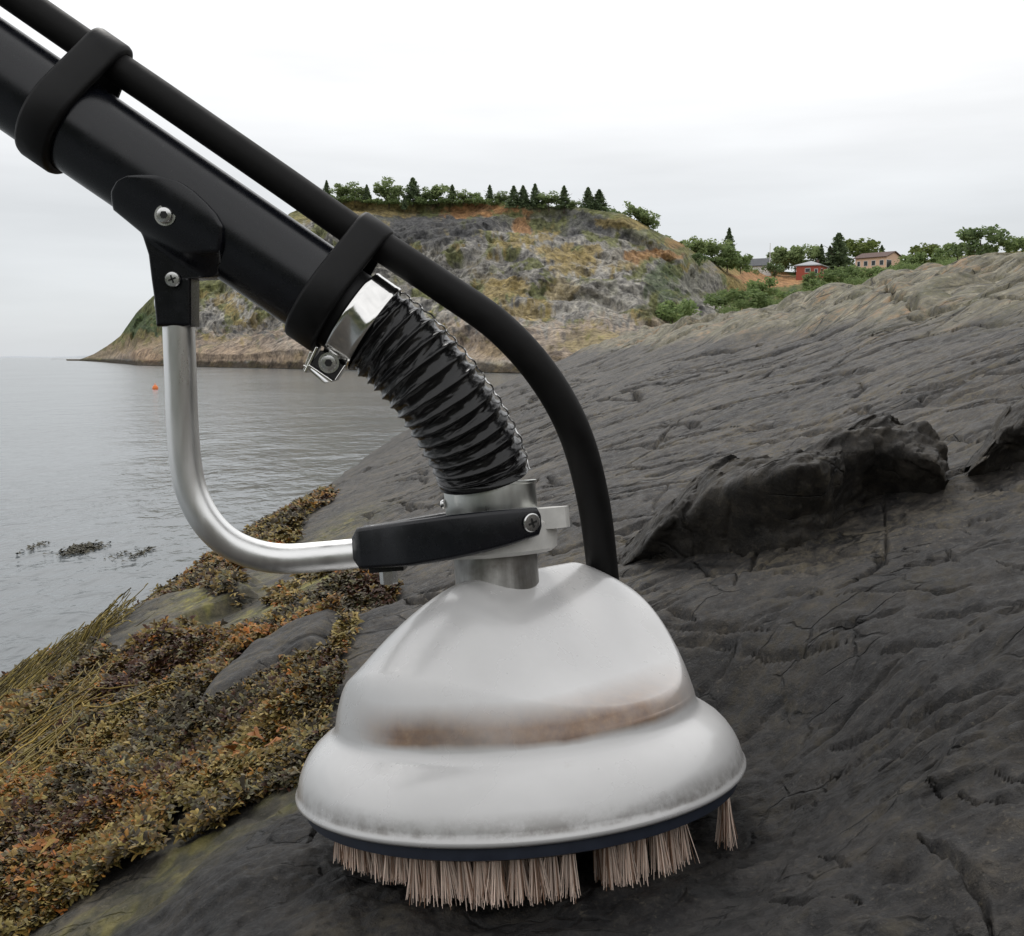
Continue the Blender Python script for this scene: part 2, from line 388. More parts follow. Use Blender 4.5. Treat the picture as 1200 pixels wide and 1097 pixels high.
tag(ground, kind='structure')
fx, fy, fz = TX.ravel(), TY.ravel(), TZ.ravel() - CZ
zn = fz + .07 * fbm(fx * 1.3, fy * .9, 3., 4) + .05 * perlin(fx * 6, fy * 6, 1.)
m_up = sst(.07, .19, zn)
ALG = [((365,688), 1.6, 75, 14), ((345,702), 1.6, 50, 9), ((250,692), .45, 50, 12), ((232,722), 1.0, 45, 12), ((345,950), .35, 40, 20), ((235,1005), .5, 60, 28), ((130,1075), .55, 90, 22), ((330,920), .6, 25, 30), ((400,605), .35, 45, 9), ((320,655),.5,40,9), ((285,700),.4,60,9)]
gx, gy = to_px(fx, np.maximum(fy, .05), TZ.ravel())
m_alg = np.zeros_like(fx)
an = (.5 + .9 * fbm(fx * 9, fy * 7, 6., 4)) * (.25 + .9 * sst(-.1, .3, fbm(fx * 30, fy * 26, 2., 3)))
for (cx, cy), s, ax, ay in ALG:
    hx, hy = hit(cx, cy); sx_ = ax / F * hy
    _, hy2 = hit(cx, cy - ay); sy_ = abs(hy2 - hy)
    m_alg = np.maximum(m_alg, s * np.exp(-((fx - hx) / sx_) ** 2 - ((fy - hy) / sy_) ** 2) * np.clip(an + .15, 0, 1.2))
m_weed = weed_mask(fx, fy).astype(float)
wet = sst(1.15, .55, np.hypot((fx - .05) / .78, (fy - .96) / .50) + .30 * fbm(fx * 4, fy * 4, 2., 4))   # rock still wet from brushing
set_col(ground, 'masks', np.stack([m_up, np.clip(m_alg, 0, .9) * (1 - m_weed), m_weed, 1 - wet], -1))

# ------------------------------------------------------------------ outcrop lumps on the slab
def lump(name, stations, label, depth, seed, tilt=.5):
    # stations: px, top py, bottom py -- the camera-facing face of the outcrop, standing on the slab
    n = 190; m = 110
    sp = np.array(stations, float); u = np.linspace(0, 1, n); k = np.linspace(0, 1, len(sp))
    px, pt, pb = (np.interp(u, k, sp[:, i]) for i in range(3))
    V = np.zeros((n, m, 3))
    for i in range(n):
        x0, d = hit(px[i], pb[i])
        a, bt = ray(px[i], pt[i]); _, bb = ray(px[i], pb[i])
        d1 = d + .02
        zt, zb = bt * d1, bb * d
        e = math.sin(math.pi * min(max(u[i], .0), 1)) ** .5
        D = depth * (.25 + .75 * e)
        h = zt - zb
        # closed section: under front -> face (overhanging) -> brow -> sloping top -> down the back
        sec = np.array([(d + .07, zb - .06), (d + .03, zb - .01), (d + .028, zb + .22 * h), (d - .008, zb + .55 * h), (d - .03, zb + .84 * h), (d1 + .02, zt), (d1 + .35 * D, zt + .012), (d1 + .8 * D, zt - .01), (d1 + D, zt - .06), (d1 + D + .03, zb - .08)])
        q = np.concatenate([[0], np.cumsum(np.hypot(*np.diff(sec, axis=0).T))]); s = np.linspace(0, q[-1], m)
        yy, zz = np.interp(s, q, sec[:, 0]), np.interp(s, q, sec[:, 1])
        kk = np.ones(9) / 9; yy[4:-4], zz[4:-4] = np.convolve(yy, kk, 'valid'), np.convolve(zz, kk, 'valid')
        V[i, :, 0], V[i, :, 1], V[i, :, 2] = a * yy, yy, zz
    X, Y, Z = V[..., 0].ravel(), V[..., 1].ravel(), V[..., 2].ravel()
    d1 = .040 * fbm(X * 6 + seed, Y * 6, Z * 7, 3, .5) + .085 * (np.abs(perlin(X * 8 + seed, Y * 8, Z * 9)) - .25) + .03 * (np.abs(perlin(X * 17 + seed, Y * 17, Z * 19)) - .25); d2 = .014 * (np.abs(fbm(X * 26 + seed, Y * 26, Z * 28, 4)) - .3); d3 = -.004 * np.clip(1 - np.abs(perlin(X * 8 + 3 * seed, Y * 5, Z * 10 + X * 6)) / .07, 0, 1)
    dy = -(d1 * .5 + d2 + d3 * .8); dz = d1 * .45 + d2 * .6 - .4 * d3
    V = np.stack([X + .3 * d2, Y + dy, Z + dz + CZ], -1)
    o = build(name, V, grid_faces(n, m), M_ROCK)
    set_col(o, 'masks', np.tile(np.array([0, 0, .6]), (len(V), 1)))
    return tag(o, label, 'rock')
lump('rock_outcrop', [(722,668,676),(735,648,672),(760,618,672),(790,592,668),(830,562,664),(880,546,660),(930,538,652),(965,530,638),(990,520,615),(1020,512,598),(1050,506,592),(1080,508,590),(1100,522,586),(1113,545,580)], 'large jagged black rock outcrop rising from the slab right of the brush hose', .22, 1.)
lump('rock_outcrop', [(1130,556,566),(1150,535,562),(1165,508,556),(1180,486,550),(1200,478,545),(1240,470,530),(1290,480,520)], 'small dark rock knob cut off by the right edge of the photo', .2, 7.)

# ------------------------------------------------------------------ sea
sea = NT('sea_water'); g = sea.n('ShaderNodeNewGeometry')
mpg = sea.n('ShaderNodeMapping'); mpg.inputs['Scale'].default_value = (1, .55, 1); sea.l(g.outputs['Position'], mpg.inputs[0])
w1 = sea.noise(mpg.outputs[0], 1.1, 3, .5, .3); w2 = sea.noise(mpg.outputs[0], 5.5, 3, .55, .4); w3 = sea.noise(mpg.outputs[0], .18, 2)
gust = sea.rng(w3, .35, .65, .25, 1.)
hsum = sea.math('ADD', sea.math('MULTIPLY', w1, .07), sea.math('MULTIPLY', sea.math('MULTIPLY', w2, gust), .05))
M_SEA = sea.set(color=(.105, .118, .124), rough=.14, spec=.42, normal=sea.bump(hsum, 1.0, 1.0)); sea.b.inputs['IOR'].default_value = 1.333
xs = np.concatenate([-np.geomspace(8000, 30, 14), np.linspace(-25, 25, 11), np.geomspace(30, 8000, 14)])
ys = np.concatenate([[-400, -60, -10], np.linspace(0, 60, 13), np.geomspace(75, 15000, 16)])
SX, SY = np.meshgrid(xs, ys)
tag(build('sea', np.stack([SX, SY, np.zeros_like(SX)], -1), grid_faces(*SX.shape), M_SEA), kind='structure')

# ------------------------------------------------------------------ headland and hillside across the water (structure)
T_SH = [(60,430),(92,420),(130,260),(152,200),(160,178),(270,140),(375,118),(600,90),(800,84),(2300,84)]
T_CD = [(60,432),(92,424),(130,300),(160,262),(200,240),(300,212),(400,205),(760,195),(800,205),(840,250),(900,335),(2300,345)]
T_CP = [(60,424),(92,422),(110,415),(125,406),(141,394),(159,368),(180,346),(205,333),(235,326),(262,322),(300,285),(340,250),(383,233),(420,234),(470,238),(500,236),(560,235),(610,241),(680,244),(730,251),(770,272),(800,286),(822,302),(850,312),(880,316),(930,319),(1000,313),(1060,309),(1120,300),(1200,294),(1400,290),(2300,330)]
tab = lambda T, x: np.interp(x, [p[0] for p in T], [p[1] for p in T])
pxs = np.concatenate([np.linspace(60, 1210, 860), np.linspace(1220, 2300, 60)])
NT_ = 230
tt = np.linspace(0, 1, NT_)
PXG, TT = np.meshgrid(pxs, tt)
ds, dc, cp = tab(T_SH, PXG), tab(T_CD, PXG), tab(T_CP, PXG)
sp_ = HORIZ + CZ / ds * F
PYG = sp_ + (cp - sp_) * TT
bench = TT + .055 * np.sin(TT * 15 + .012 * PXG + 1.2 * perlin(PXG / 90, TT * 3)) ; bench = np.clip(bench, 0, 1)
g_ = np.where(TT < .08, .02 * TT / .08, .02 + .98 * np.clip((bench - .08) / .92, 0, 1) ** 1.15)
DG = ds + (dc - ds) * g_
ra = (PXG - PW / 2) / F; rb = (PH / 2 - PYG) / F; fyv = ct + rb * st
XR, ZR = ra / fyv, (rb * ct - st) / fyv
HXg, HYg, HZg = XR * DG, DG, ZR * DG + CZ
amp = np.clip(HZg / 6, .08, 1) * np.clip((1 - TT) * 6, 0.12, 1) * np.where(PXG > 860, .4, 1)
rid = lambda s, o: np.abs(fbm(HXg / s, HYg / s * .6, HZg / s * 1.7 + .25 * HXg / s + o, 4, .55))
disp = -7.0 * (rid(17, 1) - .35) - 2.8 * (rid(5.5, 4) - .35) - 1.1 * (rid(1.9, 8.) - .35)
vj = np.clip(1 - np.abs(perlin(HXg / 3.2, HZg / 14, 3.)) / .12, 0, 1)
HYd = HYg + amp * (disp * -.55 + vj * .4)
HZd = HZg + amp * (.22 * disp)
HXd = XR * HYd
brow = [np.stack([HXd, HYd, HZd], -1)]
lastd, lastz = dc[-1], HZd[-1]
for k_, (dd, fac) in enumerate(((12, 0.99), (40, .97), (120, .85), (300, .4), (500, -.2))):
    dn = lastd + dd; brow.append(np.stack([XR[-1] * dn, dn, lastz * fac], -1)[None])
HV = np.concatenate(brow, 0)
hm = NT('headland_ground'); at0 = hm.n('ShaderNodeAttribute'); at0.attribute_name = 'tone'
hv = hm.coord(); h1, h2, h3 = hm.noise(hv, .45, 8, .7, .5), hm.noise(hv, 1.7, 8, .75, .3), hm.noise(hm.coord('Object', (.7, .7, 2.2), (0, R(24), 0)), 1.1, 8, .7, .6)
hc = hm.mix(1., at0.outputs['Color'], hm.ramp(h1, [(.36, (.45, .45, .47)), (.5, (1, 1, 1)), (.64, (1.45, 1.42, 1.35))]), 'MULTIPLY')
hc = hm.mix(1., hc, hm.ramp(h2, [(.36, (.5, .5, .5)), (.5, (1, 1, 1)), (.64, (1.4, 1.4, 1.4))]), 'MULTIPLY')
hc = hm.mix(hm.rng(h3, .43, .34, 0, .55), hc, (.03, .03, .03))
hb_ = hm.bump(h1, .8, 1.4); hb_ = hm.bump(h2, .45, .35, hb_)
M_HEAD = hm.set(color=hc, rough=.92, spec=.15, normal=hb_)
o = build('hill', HV, grid_faces(HV.shape[0], HV.shape[1])[:, ::-1], M_HEAD); tag(o, kind='structure')
rk_ = np.array([.32, .305, .275]); dk = np.array([.12, .12, .122]); gr = np.array([.17, .18, .07]); dry = np.array([.33, .255, .11]); org = np.array([.38, .215, .105]); pink = np.array([.42, .32, .235]); dgr = np.array([.075, .11, .045]); ygr = np.array([.27, .27, .06]); tide = np.array([.055, .04, .025]); ltr = np.array([.46, .44, .40])
def lay(C, c, m): return C * (1 - m[..., None]) + c * m[..., None]
na = fbm(PXG / 26, PYG / 17, 1., 5, .6); nb_ = fbm(PXG / 60, PYG / 30, 5., 4); nc_ = fbm(PXG / 7, PYG / 9, 9., 4, .65)
C = np.broadcast_to(rk_, PXG.shape + (3,)).copy()
C = lay(C, dk, sst(.0, .35, nc_) * .75); C = lay(C, ltr, sst(.15, .5, -nc_) * .7); C = lay(C, dk, sst(.25, .6, rid(5.5, 4) * -1 + .42) * .5)
hgt = np.clip((PYG - cp) / 200, 0, 1)
C = lay(C, gr, sst(.12, .4, na + .25 * (1 - hgt) - .1) * .85); C = lay(C, dry, sst(.18, .45, nb_ + .4 * nc_ - .05 * hgt) * .75)
C = lay(C, gr, (sst(.13, .02, (PYG - cp) / 200 + .03 * na) * .7) * (PXG < 860))
def blob(x, y, rx, ry, c, s=1.):
    global C
    e = ((PXG - x) / rx) ** 2 + ((PYG - y) / ry) ** 2 + .9 * na + .5 * nc_
    C = lay(C, c, sst(1.25, .55, e) * s)
blob(165, 375, 45, 36, dgr, .9); blob(195, 350, 40, 24, gr * .75, .9); blob(235, 338, 30, 12, gr, .8); blob(150, 402, 40, 12, dry * .8, .6)
blob(255, 417, 55, 9, pink, .85); blob(177, 418, 24, 8, pink * np.array([1., .85, .7]), .85); blob(300, 414, 40, 10, pink, .7); blob(350, 405, 40, 14, ltr, .7); blob(330, 425, 40, 8, pink, .6); blob(560, 425, 60, 10, ltr * 1.05, .6)
blob(225, 400, 18, 12, dk, .8); blob(310, 396, 26, 8, dk, .7)
blob(505, 268, 75, 20, dk * .75, .95); blob(455, 262, 45, 14, dk * .8, .7); blob(680, 264, 40, 15, dk * 1.1, .85); blob(712, 298, 36, 12, rk_, .8); blob(450, 330, 50, 35, rk_ * .7, .7); blob(560, 320, 50, 25, rk_ * .8, .6)
blob(700, 350, 60, 32, rk_ * 1.15, .75); blob(620, 390, 60, 25, ltr, .5)
blob(430, 246, 70, 8, dry, .8); blob(563, 247, 55, 8, org, 1.); blob(613, 266, 11, 13, org, .9); blob(768, 302, 32, 7, org * .9 + dry * .1, .9); blob(668, 300, 38, 10, dry, .9); blob(655, 340, 24, 14, dry, .6); blob(592, 345, 32, 12, dry, .85); blob(606, 368, 24, 9, dry, .8)
blob(712, 402, 62, 11, ygr, 1.); blob(790, 335, 34, 26, dgr, .75); blob(770, 372, 28, 10, dgr, .6); blob(740, 262, 40, 7, dry, .8); blob(795, 285, 22, 6, org, .6)
right = sst(836, 858, PXG + 14 * nc_)
C = lay(C, gr * .85, right); C = lay(C, dgr, right * sst(.1, .4, na)); C = lay(C, dry, right * sst(.15, .4, nb_))
blob(885, 322, 40, 7, org, 1.); blob(905, 329, 34, 7, org * 1.1, 1.); blob(845, 318, 24, 6, dry, .8); blob(818, 330, 30, 25, rk_ * .8, .8)
C = lay(C, tide, sst(1.1, .5, HZd + .35 * nc_) * .9); C = lay(C, pink * .85, sst(.7, 1.2, HZd) * sst(6., 3., HZd + nc_ * 2.5) * .7)
Cf = np.concatenate([C, np.repeat(C[-1:], 5, 0)], 0)
set_col(o, 'tone', Cf.reshape(-1, 3))
# unseen wooded coast added behind camera to dim frontal light and reflections
azb = np.linspace(R(62), R(262), 160); db = np.array([34, 40, 48, 58, 72, 95, 140]); hb = np.array([0, 5, 12, 19, 25, 30, 30])
AB, DB = np.meshgrid(azb, db); HB = np.interp(DB, db, hb) * (.75 + .3 * fbm(AB * 4, DB * .02, 2., 4)) + 1.6 * fbm(AB * 40, DB * .3, 5., 2); HB *= sst(R(62), R(85), AB) * sst(R(262), R(235), AB); HB[0] = -1
bhv = np.stack([np.sin(AB) * DB, np.cos(AB) * DB, HB], -1); bh = build('unseen_coast_blocker', bhv, grid_faces(*AB.shape)[:, ::-1], M_HEAD); tag(bh, kind='structure')
nbk = fbm(AB * 14, DB * .1, 1., 4)[..., None]; set_col(bh, 'tone', (np.array([.045, .06, .028]) * (1 + nbk) + np.clip(nbk - .2, 0, 1) * np.array([.16, .10, .05]) + np.clip(1 - HB[..., None] / 6, 0, 1) * np.array([.06, .05, .045])).reshape(-1, 3))
# far low island on the horizon, haze mixed into its rock colour
fi = MB(); n = 60
fi.rings([[Vector((-3050 + 900 * s + 0, 6500 + 120 * math.cos(a), max(-1, (14 * math.sin(math.pi * s) + 6 * math.sin(9 * s + 1)) * max(math.sin(a), -.1) - 1))) for a in np.linspace(0, 2 * math.pi, 12, endpoint=False)] for s in np.linspace(0, 1, n)])
tag(fi.obj('far_island', simple('hazed_far_rock', (.42, .45, .48), .9, 0, .1, .01)), kind='structure')

# ------------------------------------------------------------------ trees and bushes
def leaf_mat(name, a, b):
    t = NT(name); at_ = t.n('ShaderNodeAttribute'); at_.attribute_name = 'tone'
    oi = t.n('ShaderNodeObjectInfo')
    c = t.mix(at_.outputs['Fac'], a, b); c = t.mix(t.rng(oi.outputs['Random'], 0, 1, 0, .35), c, tuple(x * .6 for x in a))
    t.set(color=c, rough=.7, spec=.15); tr = t.n('ShaderNodeBsdfTranslucent'); mxs = t.n('ShaderNodeMixShader'); mxs.inputs[0].default_value = .45
    t.l(c, tr.inputs['Color']); t.l(t.b.outputs[0], mxs.inputs[1]); t.l(tr.outputs[0], mxs.inputs[2])
    t.l(mxs.outputs[0], t.t.nodes['Material Output'].inputs['Surface']); return t.m
LM = {'con': leaf_mat('spruce_needles', (0.104, 0.143, 0.078), (0.221, 0.286, 0.143)), 'dec': leaf_mat('broad_leaves', (0.156, 0.208, 0.091), (0.338, 0.416, 0.182)),
      'pale': leaf_mat('pale_leaves', (0.117, 0.156, 0.046), (0.273, 0.325, 0.104)), 'bush': leaf_mat('bush_leaves', (0.143, 0.202, 0.085), (0.325, 0.416, 0.169)), 'dark': leaf_mat('dark_leaves', (0.104, 0.150, 0.072), (0.247, 0.325, 0.143))}
M_BARK = simple('tree_bark', (.09, .07, .055), .9, 0, .3, 3)
def crown_mesh(kind, seed):
    r = np.random.default_rng(seed); pts = []; 
    if kind == 'con':
        n = 1100; h = r.random(n) ** .8; lay_ = .5 + .5 * np.abs(np.sin(h * 24 + r.random() * 3)); th = r.random(n) * 6.283
        rad = .30 * (1 - h) ** .8 * (.35 + .65 * lay_) * (.55 + .6 * np.sin(th * 2 + seed + h * 7) ** 2) * np.sqrt(r.random(n)) + .01
        c = np.stack([rad * np.cos(th), rad * np.sin(th), .1 + .9 * h - .25 * rad], -1); size = .05 - .025 * h
    else:
        nb = {'dec': 16, 'pale': 16, 'bush': 16, 'dark': 14}[kind]; n = 1100
        if kind in ('bush', 'dark'): cz, rx, rz = .42, .52, .42
        else: cz, rx, rz = .50, .42, .46
        B = []
        for _ in range(nb):
            d = r.normal(size=3); d /= np.linalg.norm(d); q = r.random() ** .4
            B.append((d[0] * rx * q, d[1] * rx * q, cz + d[2] * rz * q * .85, r.uniform(.10, .22)))
        B = np.array(B); k = r.integers(0, nb, n); d = r.normal(size=(n, 3)); d /= np.linalg.norm(d, axis=1)[:, None]
        c = B[k, :3] + d * (B[k, 3] * (.45 + .65 * r.random(n)))[:, None]; c[:, 2] = np.abs(c[:, 2]) + .01; size = np.full(n, .046)
    t1 = r.normal(size=(n, 3)); t1 /= np.linalg.norm(t1, axis=1)[:, None]; t2 = np.cross(t1, r.normal(size=(n, 3))); t2 /= np.linalg.norm(t2, axis=1)[:, None]
    s = (np.asarray(size) * (.6 + .8 * r.random(n)))[:, None]
    V = np.stack([c - t1 * s, c + t2 * s * .7, c + t1 * s * 1.1, c - t2 * s * .7], 1).reshape(-1, 3)
    Fc = np.arange(n * 4).reshape(-1, 4); tone = np.repeat(r.random(n), 4)
    me = build('crown', V, Fc, LM[kind], smooth=False)
    set_col(me, 'tone', np.repeat(tone[:, None], 3, 1)); d = me.data; bpy.data.objects.remove(me); return d
def trunk_mesh(kind, seed):
    r = random.Random(seed); mb = MB(); top = .95 if kind == 'con' else .6
    p = [Vector((0, 0, -.12))] + [Vector((r.uniform(-.015, .015), r.uniform(-.015, .015), top * k / 5)) for k in range(1, 6)]
    mb.rings(tube_rings(p, [.020 - .003 * k for k in range(6)], 7))
    for _ in range(6):
        z = r.uniform(.2, .55); a = r.uniform(0, 6.28); L = r.uniform(.15, .3)
        q = [Vector((0, 0, z)), Vector((math.cos(a) * L * .5, math.sin(a) * L * .5, z + L * .3)), Vector((math.cos(a) * L, math.sin(a) * L, z + L * .7))]
        mb.rings(tube_rings(q, [.012, .008, .004], 5))
    o = mb.obj('trunk', M_BARK); d = o.data; bpy.data.objects.remove(o); return d
CM = {(k, i): (crown_mesh(k, 31 * i + len(k) * 7 + ord(k[0])), trunk_mesh(k, i + 50)) for k in LM for i in range(3)}
def plant(kind, px, top, base, d, label, group, wide=1.0, lean=0):
    p = P(px, base, d); h = (base - top) / F * d * 1.12; wide *= 1.25
    i = random.randrange(3); cm, tm = CM[(kind, i)]
    bush = kind in ('bush', 'dark')
    o = empty('bush' if bush else ('spruce_tree' if kind == 'con' else 'leafy_tree'), (p.x, p.y, p.z - .02 * h), label, 'bush' if bush else 'tree', group)
    o.scale = (h * wide, h * wide, h); o.rotation_euler = (0, lean, random.uniform(0, 6.28) if not lean else 0)
    c = bpy.data.objects.new('crown', cm); col.objects.link(c); c.parent = o
    t = bpy.data.objects.new('stem' if bush else 'trunk', tm); col.objects.link(t); t.parent = o
    if bush: t.scale = (1, 1, .8)
    return o
cd = lambda px: float(np.interp(px, [p[0] for p in T_CD], [p[1] for p in T_CD])) - 1
G1 = 'trees along the headland top'
for k, px, tp, bs, w, lab in (
    ('con', 383, 214, 234, .9, 'slim dark spruce on the headland top, first tree right of the hose'),
    ('dec', 399, 216, 234, 1.2, 'small round tree on the headland, directly above the upper part of the strap'),
    ('dec', 416, 216, 235, 1.2, 'round green tree on the headland, left of a narrow dark spruce'),
    ('con', 430, 219, 238, 1.0, 'narrow dark spruce between two round trees on the headland'),
    ('dec', 456, 212, 240, 1.1, 'tallest round green tree on the left part of the headland top'),
    ('con', 484, 212, 238, 1.5, 'broad conical spruce left of the flat orange heather'),
    ('con', 474, 231, 246, .8, 'tiny dark spruce standing lower than the tree line on the headland'),
    ('dec', 500, 222, 238, 1.3, 'low round tree just right of the broad conical spruce'),
    ('dec', 514, 216, 238, 1.2, 'bushy green tree above the left end of the orange heather'),
    ('con', 530, 219, 238, 1.2, 'pointed spruce above the middle of the orange heather'),
    ('dec', 543, 224, 237, 1.4, 'low pale green shrub tree above the orange heather'),
    ('dec', 556, 226, 238, 1.1, 'small round tree alone above the orange heather'),
    ('con', 574, 219, 237, 1.0, 'very thin spruce with bare tip on the headland top'),
    ('dec', 588, 226, 240, 1.4, 'low round tree left of the dense spruce group'),
    ('con', 602, 221, 245, 1.2, 'dark spruce, left end of the dense spruce group'),
    ('con', 613, 221, 246, 1.2, 'dark spruce in the middle of the dense spruce group'),
    ('con', 627, 219, 246, 1.0, 'slender dark spruce, right end of the dense spruce group'),
    ('dec', 643, 227, 246, 1.4, 'low wide green tree between two spruces on the headland'),
    ('con', 661, 221, 246, 1.1, 'single pointed spruce between the dense group and the forked pine'),
    ('dec', 673, 236, 247, 1.3, 'very small round tree at the foot of the single pointed spruce'),
    ('con', 689, 223, 248, 1.2, 'left half of the dark twin pines at the right of the headland top'),
    ('con', 702, 225, 248, 1.5, 'right half of the dark twin pines at the right of the headland top'),
    ('dec', 740, 241, 264, 1.2, 'leaning green tree at the right shoulder of the headland'),
    ('dec', 755, 249, 268, 1.4, 'low bushy tree below the leaning tree on the headland shoulder')):
    plant(k, px, tp, bs, cd(px) + (0 if bs < 244 else -3), lab, G1, w, .35 if 'leaning' in lab else 0)
G2 = 'trees and bushes on the far hillside'
for k, px, tp, bs, d, w, lab in (
    ('dec', 815, 280, 306, 220, 1.1, 'green tree at the right end of the grey cliff'),
    ('dec', 838, 283, 312, 240, 1.2, 'round green tree left of the tall thin leader on the hillside'),
    ('con', 854, 271, 302, 245, .8, 'thin spruce top poking above the hillside bushes'),
    ('bush', 852, 289, 316, 238, 1.1, 'wide green bush beneath the thin spruce top'),
    ('bush', 868, 296, 318, 240, .9, 'green bush in front of the dark roofed house'),
    ('bush', 790, 347, 388, 120, .95, 'round green bush growing at the foot of the grey cliff'),
    ('dark', 812, 296, 312, 200, 1.2, 'dark low bush on the cliff edge'),
    ('bush', 868, 336, 366, 150, 1.5, 'large round green bush just above the rock slab edge'),
    ('bush', 893, 324, 350, 190, 1.2, 'low green bush in front of the orange slope'),
    ('bush', 838, 340, 360, 155, 1.0, 'small green bush at the left of the large round bush'),
    ('bush', 930, 338, 356, 170, 1.6, 'low green shrub below the orange slope against the slab'),
    ('dec', 913, 288, 315, 325, 1.1, 'grey green tree right of the white flagpole'),
    ('dec', 932, 287, 315, 326, 1.1, 'grey green tree left of the red house'),
    ('dark', 908, 305, 324, 305, 1.0, 'dark bush on the slope left of the red house'),
    ('dec', 952, 288, 312, 328, 1.0, 'rounded dark tree behind the red house roof'),
    ('con', 962, 289, 312, 328, .9, 'thin dark spruce behind the right end of the red house'),
    ('con', 972, 291, 314, 328, .9, 'short thin spruce left of the tall spruce'),
    ('con', 982, 278, 316, 327, 1.3, 'tall dark spruce between the red and the pink house'),
    ('pale', 1008, 280, 314, 335, 1.35, 'pale yellow green round tree behind the pink house'),
    ('con', 1033, 289, 304, 336, 1.0, 'small spruce tip behind the pink house ridge'),
    ('bush', 947, 318, 334, 270, .9, 'small round bush in front of the red house wall'),
    ('bush', 958, 326, 344, 230, 1.3, 'pale green bush at the slab crest below the red house'),
    ('bush', 985, 309, 338, 240, 1.3, 'big green bush right of the red house'),
    ('bush', 1010, 312, 336, 236, 1.3, 'green bush under the left wall of the pink house'),
    ('bush', 1035, 309, 330, 236, 1.3, 'green bush under the gable of the pink house'),
    ('bush', 1070, 295, 318, 240, 1.2, 'green bush right of the pink house gable'),
    ('pale', 1083, 286, 312, 300, 1.3, 'pale tree top above the bushes right of the pink house'),
    ('bush', 1098, 291, 312, 240, 1.2, 'low green bush left of the big dark round tree'),
    ('dark', 1148, 266, 304, 150, 1.2, 'big dark round tree behind the right part of the rock crest'),
    ('bush', 1122, 281, 304, 155, 1.1, 'green bush at the left foot of the big dark round tree'),
    ('bush', 1180, 274, 300, 150, 1.2, 'green bush at the right side of the big dark round tree'),
    ('bush', 1212, 276, 300, 150, 1.2, 'green bush cut by the right edge of the photo')):
    plant(k, px, tp, bs, d, lab, G2, w)

# scrubby undergrowth under the trees: one mass nobody could count
def scrub(name, spots, lab, seed):
    r = np.random.default_rng(seed); cs, ss = [], []
    for px, py, d, wpx, hpx, nn in spots:
        p = P(px, py, d); u = d / F; k = r.integers(2, 5)
        for _ in range(k):
            ox, oh = r.normal(0, wpx * .5) * u, hpx * r.uniform(.5, 1.15) * u; m_ = nn // k
            v3 = r.normal(size=(m_, 3)); v3 /= np.linalg.norm(v3, axis=1)[:, None]; v3 *= r.random((m_, 1)) ** .4
            cs.append(np.array([p.x + ox, p.y + r.normal(0, .6), p.z]) + v3 * np.array([wpx * .45 * u, wpx * .45 * u, oh * .62]) + np.array([0, 0, oh * .32])); ss.append(np.full(m_, 1.05 * u))
    c = np.concatenate(cs); sz = np.concatenate(ss)[:, None]; n = len(c)
    t1 = r.normal(size=(n, 3)); t1 /= np.linalg.norm(t1, axis=1)[:, None]; t2 = np.cross(t1, r.normal(size=(n, 3))); t2 /= np.linalg.norm(t2, axis=1)[:, None]
    q = sz * (.6 + .8 * r.random((n, 1))); V = np.stack([c - t1 * q, c + t2 * q * .7, c + t1 * q * 1.1, c - t2 * q * .7], 1).reshape(-1, 3)
    o = build(name, V, np.arange(n * 4).reshape(-1, 4), LM['bush'], smooth=False); set_col(o, 'tone', np.repeat(np.repeat(r.random(n), 4)[:, None], 3, 1)); return tag(o, lab, 'shrubs', kind='stuff')
_r = np.random.default_rng(8)
crest = [(x + _r.normal(0, 2), float(tab(T_CP, x)) + _r.uniform(0, 3), cd(x) - 1, _r.uniform(6, 12), _r.uniform(3, 9), 150) for x in np.linspace(376, 722, 62)] + [(x + _r.normal(0, 2), float(tab(T_CP, x)) + _r.uniform(0, 3), cd(x) - 1, _r.uniform(5, 9), _r.uniform(2, 5), 90) for x in np.linspace(722, 830, 16)]
scrub('undergrowth', crest, 'fringe of low green scrub along the top of the headland', 41)
hs = [(x + _r.normal(0, 3), float(tab(T_CP, x)) + _r.uniform(2, 8), cd(x) - 4, _r.uniform(9, 18), _r.uniform(5, 13), 190) for x in np.linspace(832, 880, 10)] + [(x, 311 + _r.uniform(-2, 6), 330, _r.uniform(9, 18), _r.uniform(7, 16), 190) for x in np.linspace(898, 1000, 16)] + [(x + _r.normal(0, 3), np.interp(x, [850, 930, 1000, 1060, 1220], [362, 352, 334, 318, 302]) + _r.uniform(-4, 8), 140 + (x - 850) * .25, _r.uniform(11, 20), _r.uniform(6, 14), 210) for x in np.linspace(846, 1215, 56)]
scrub('undergrowth', hs, 'thicket of green bushes along the far hillside behind the rock crest', 42)

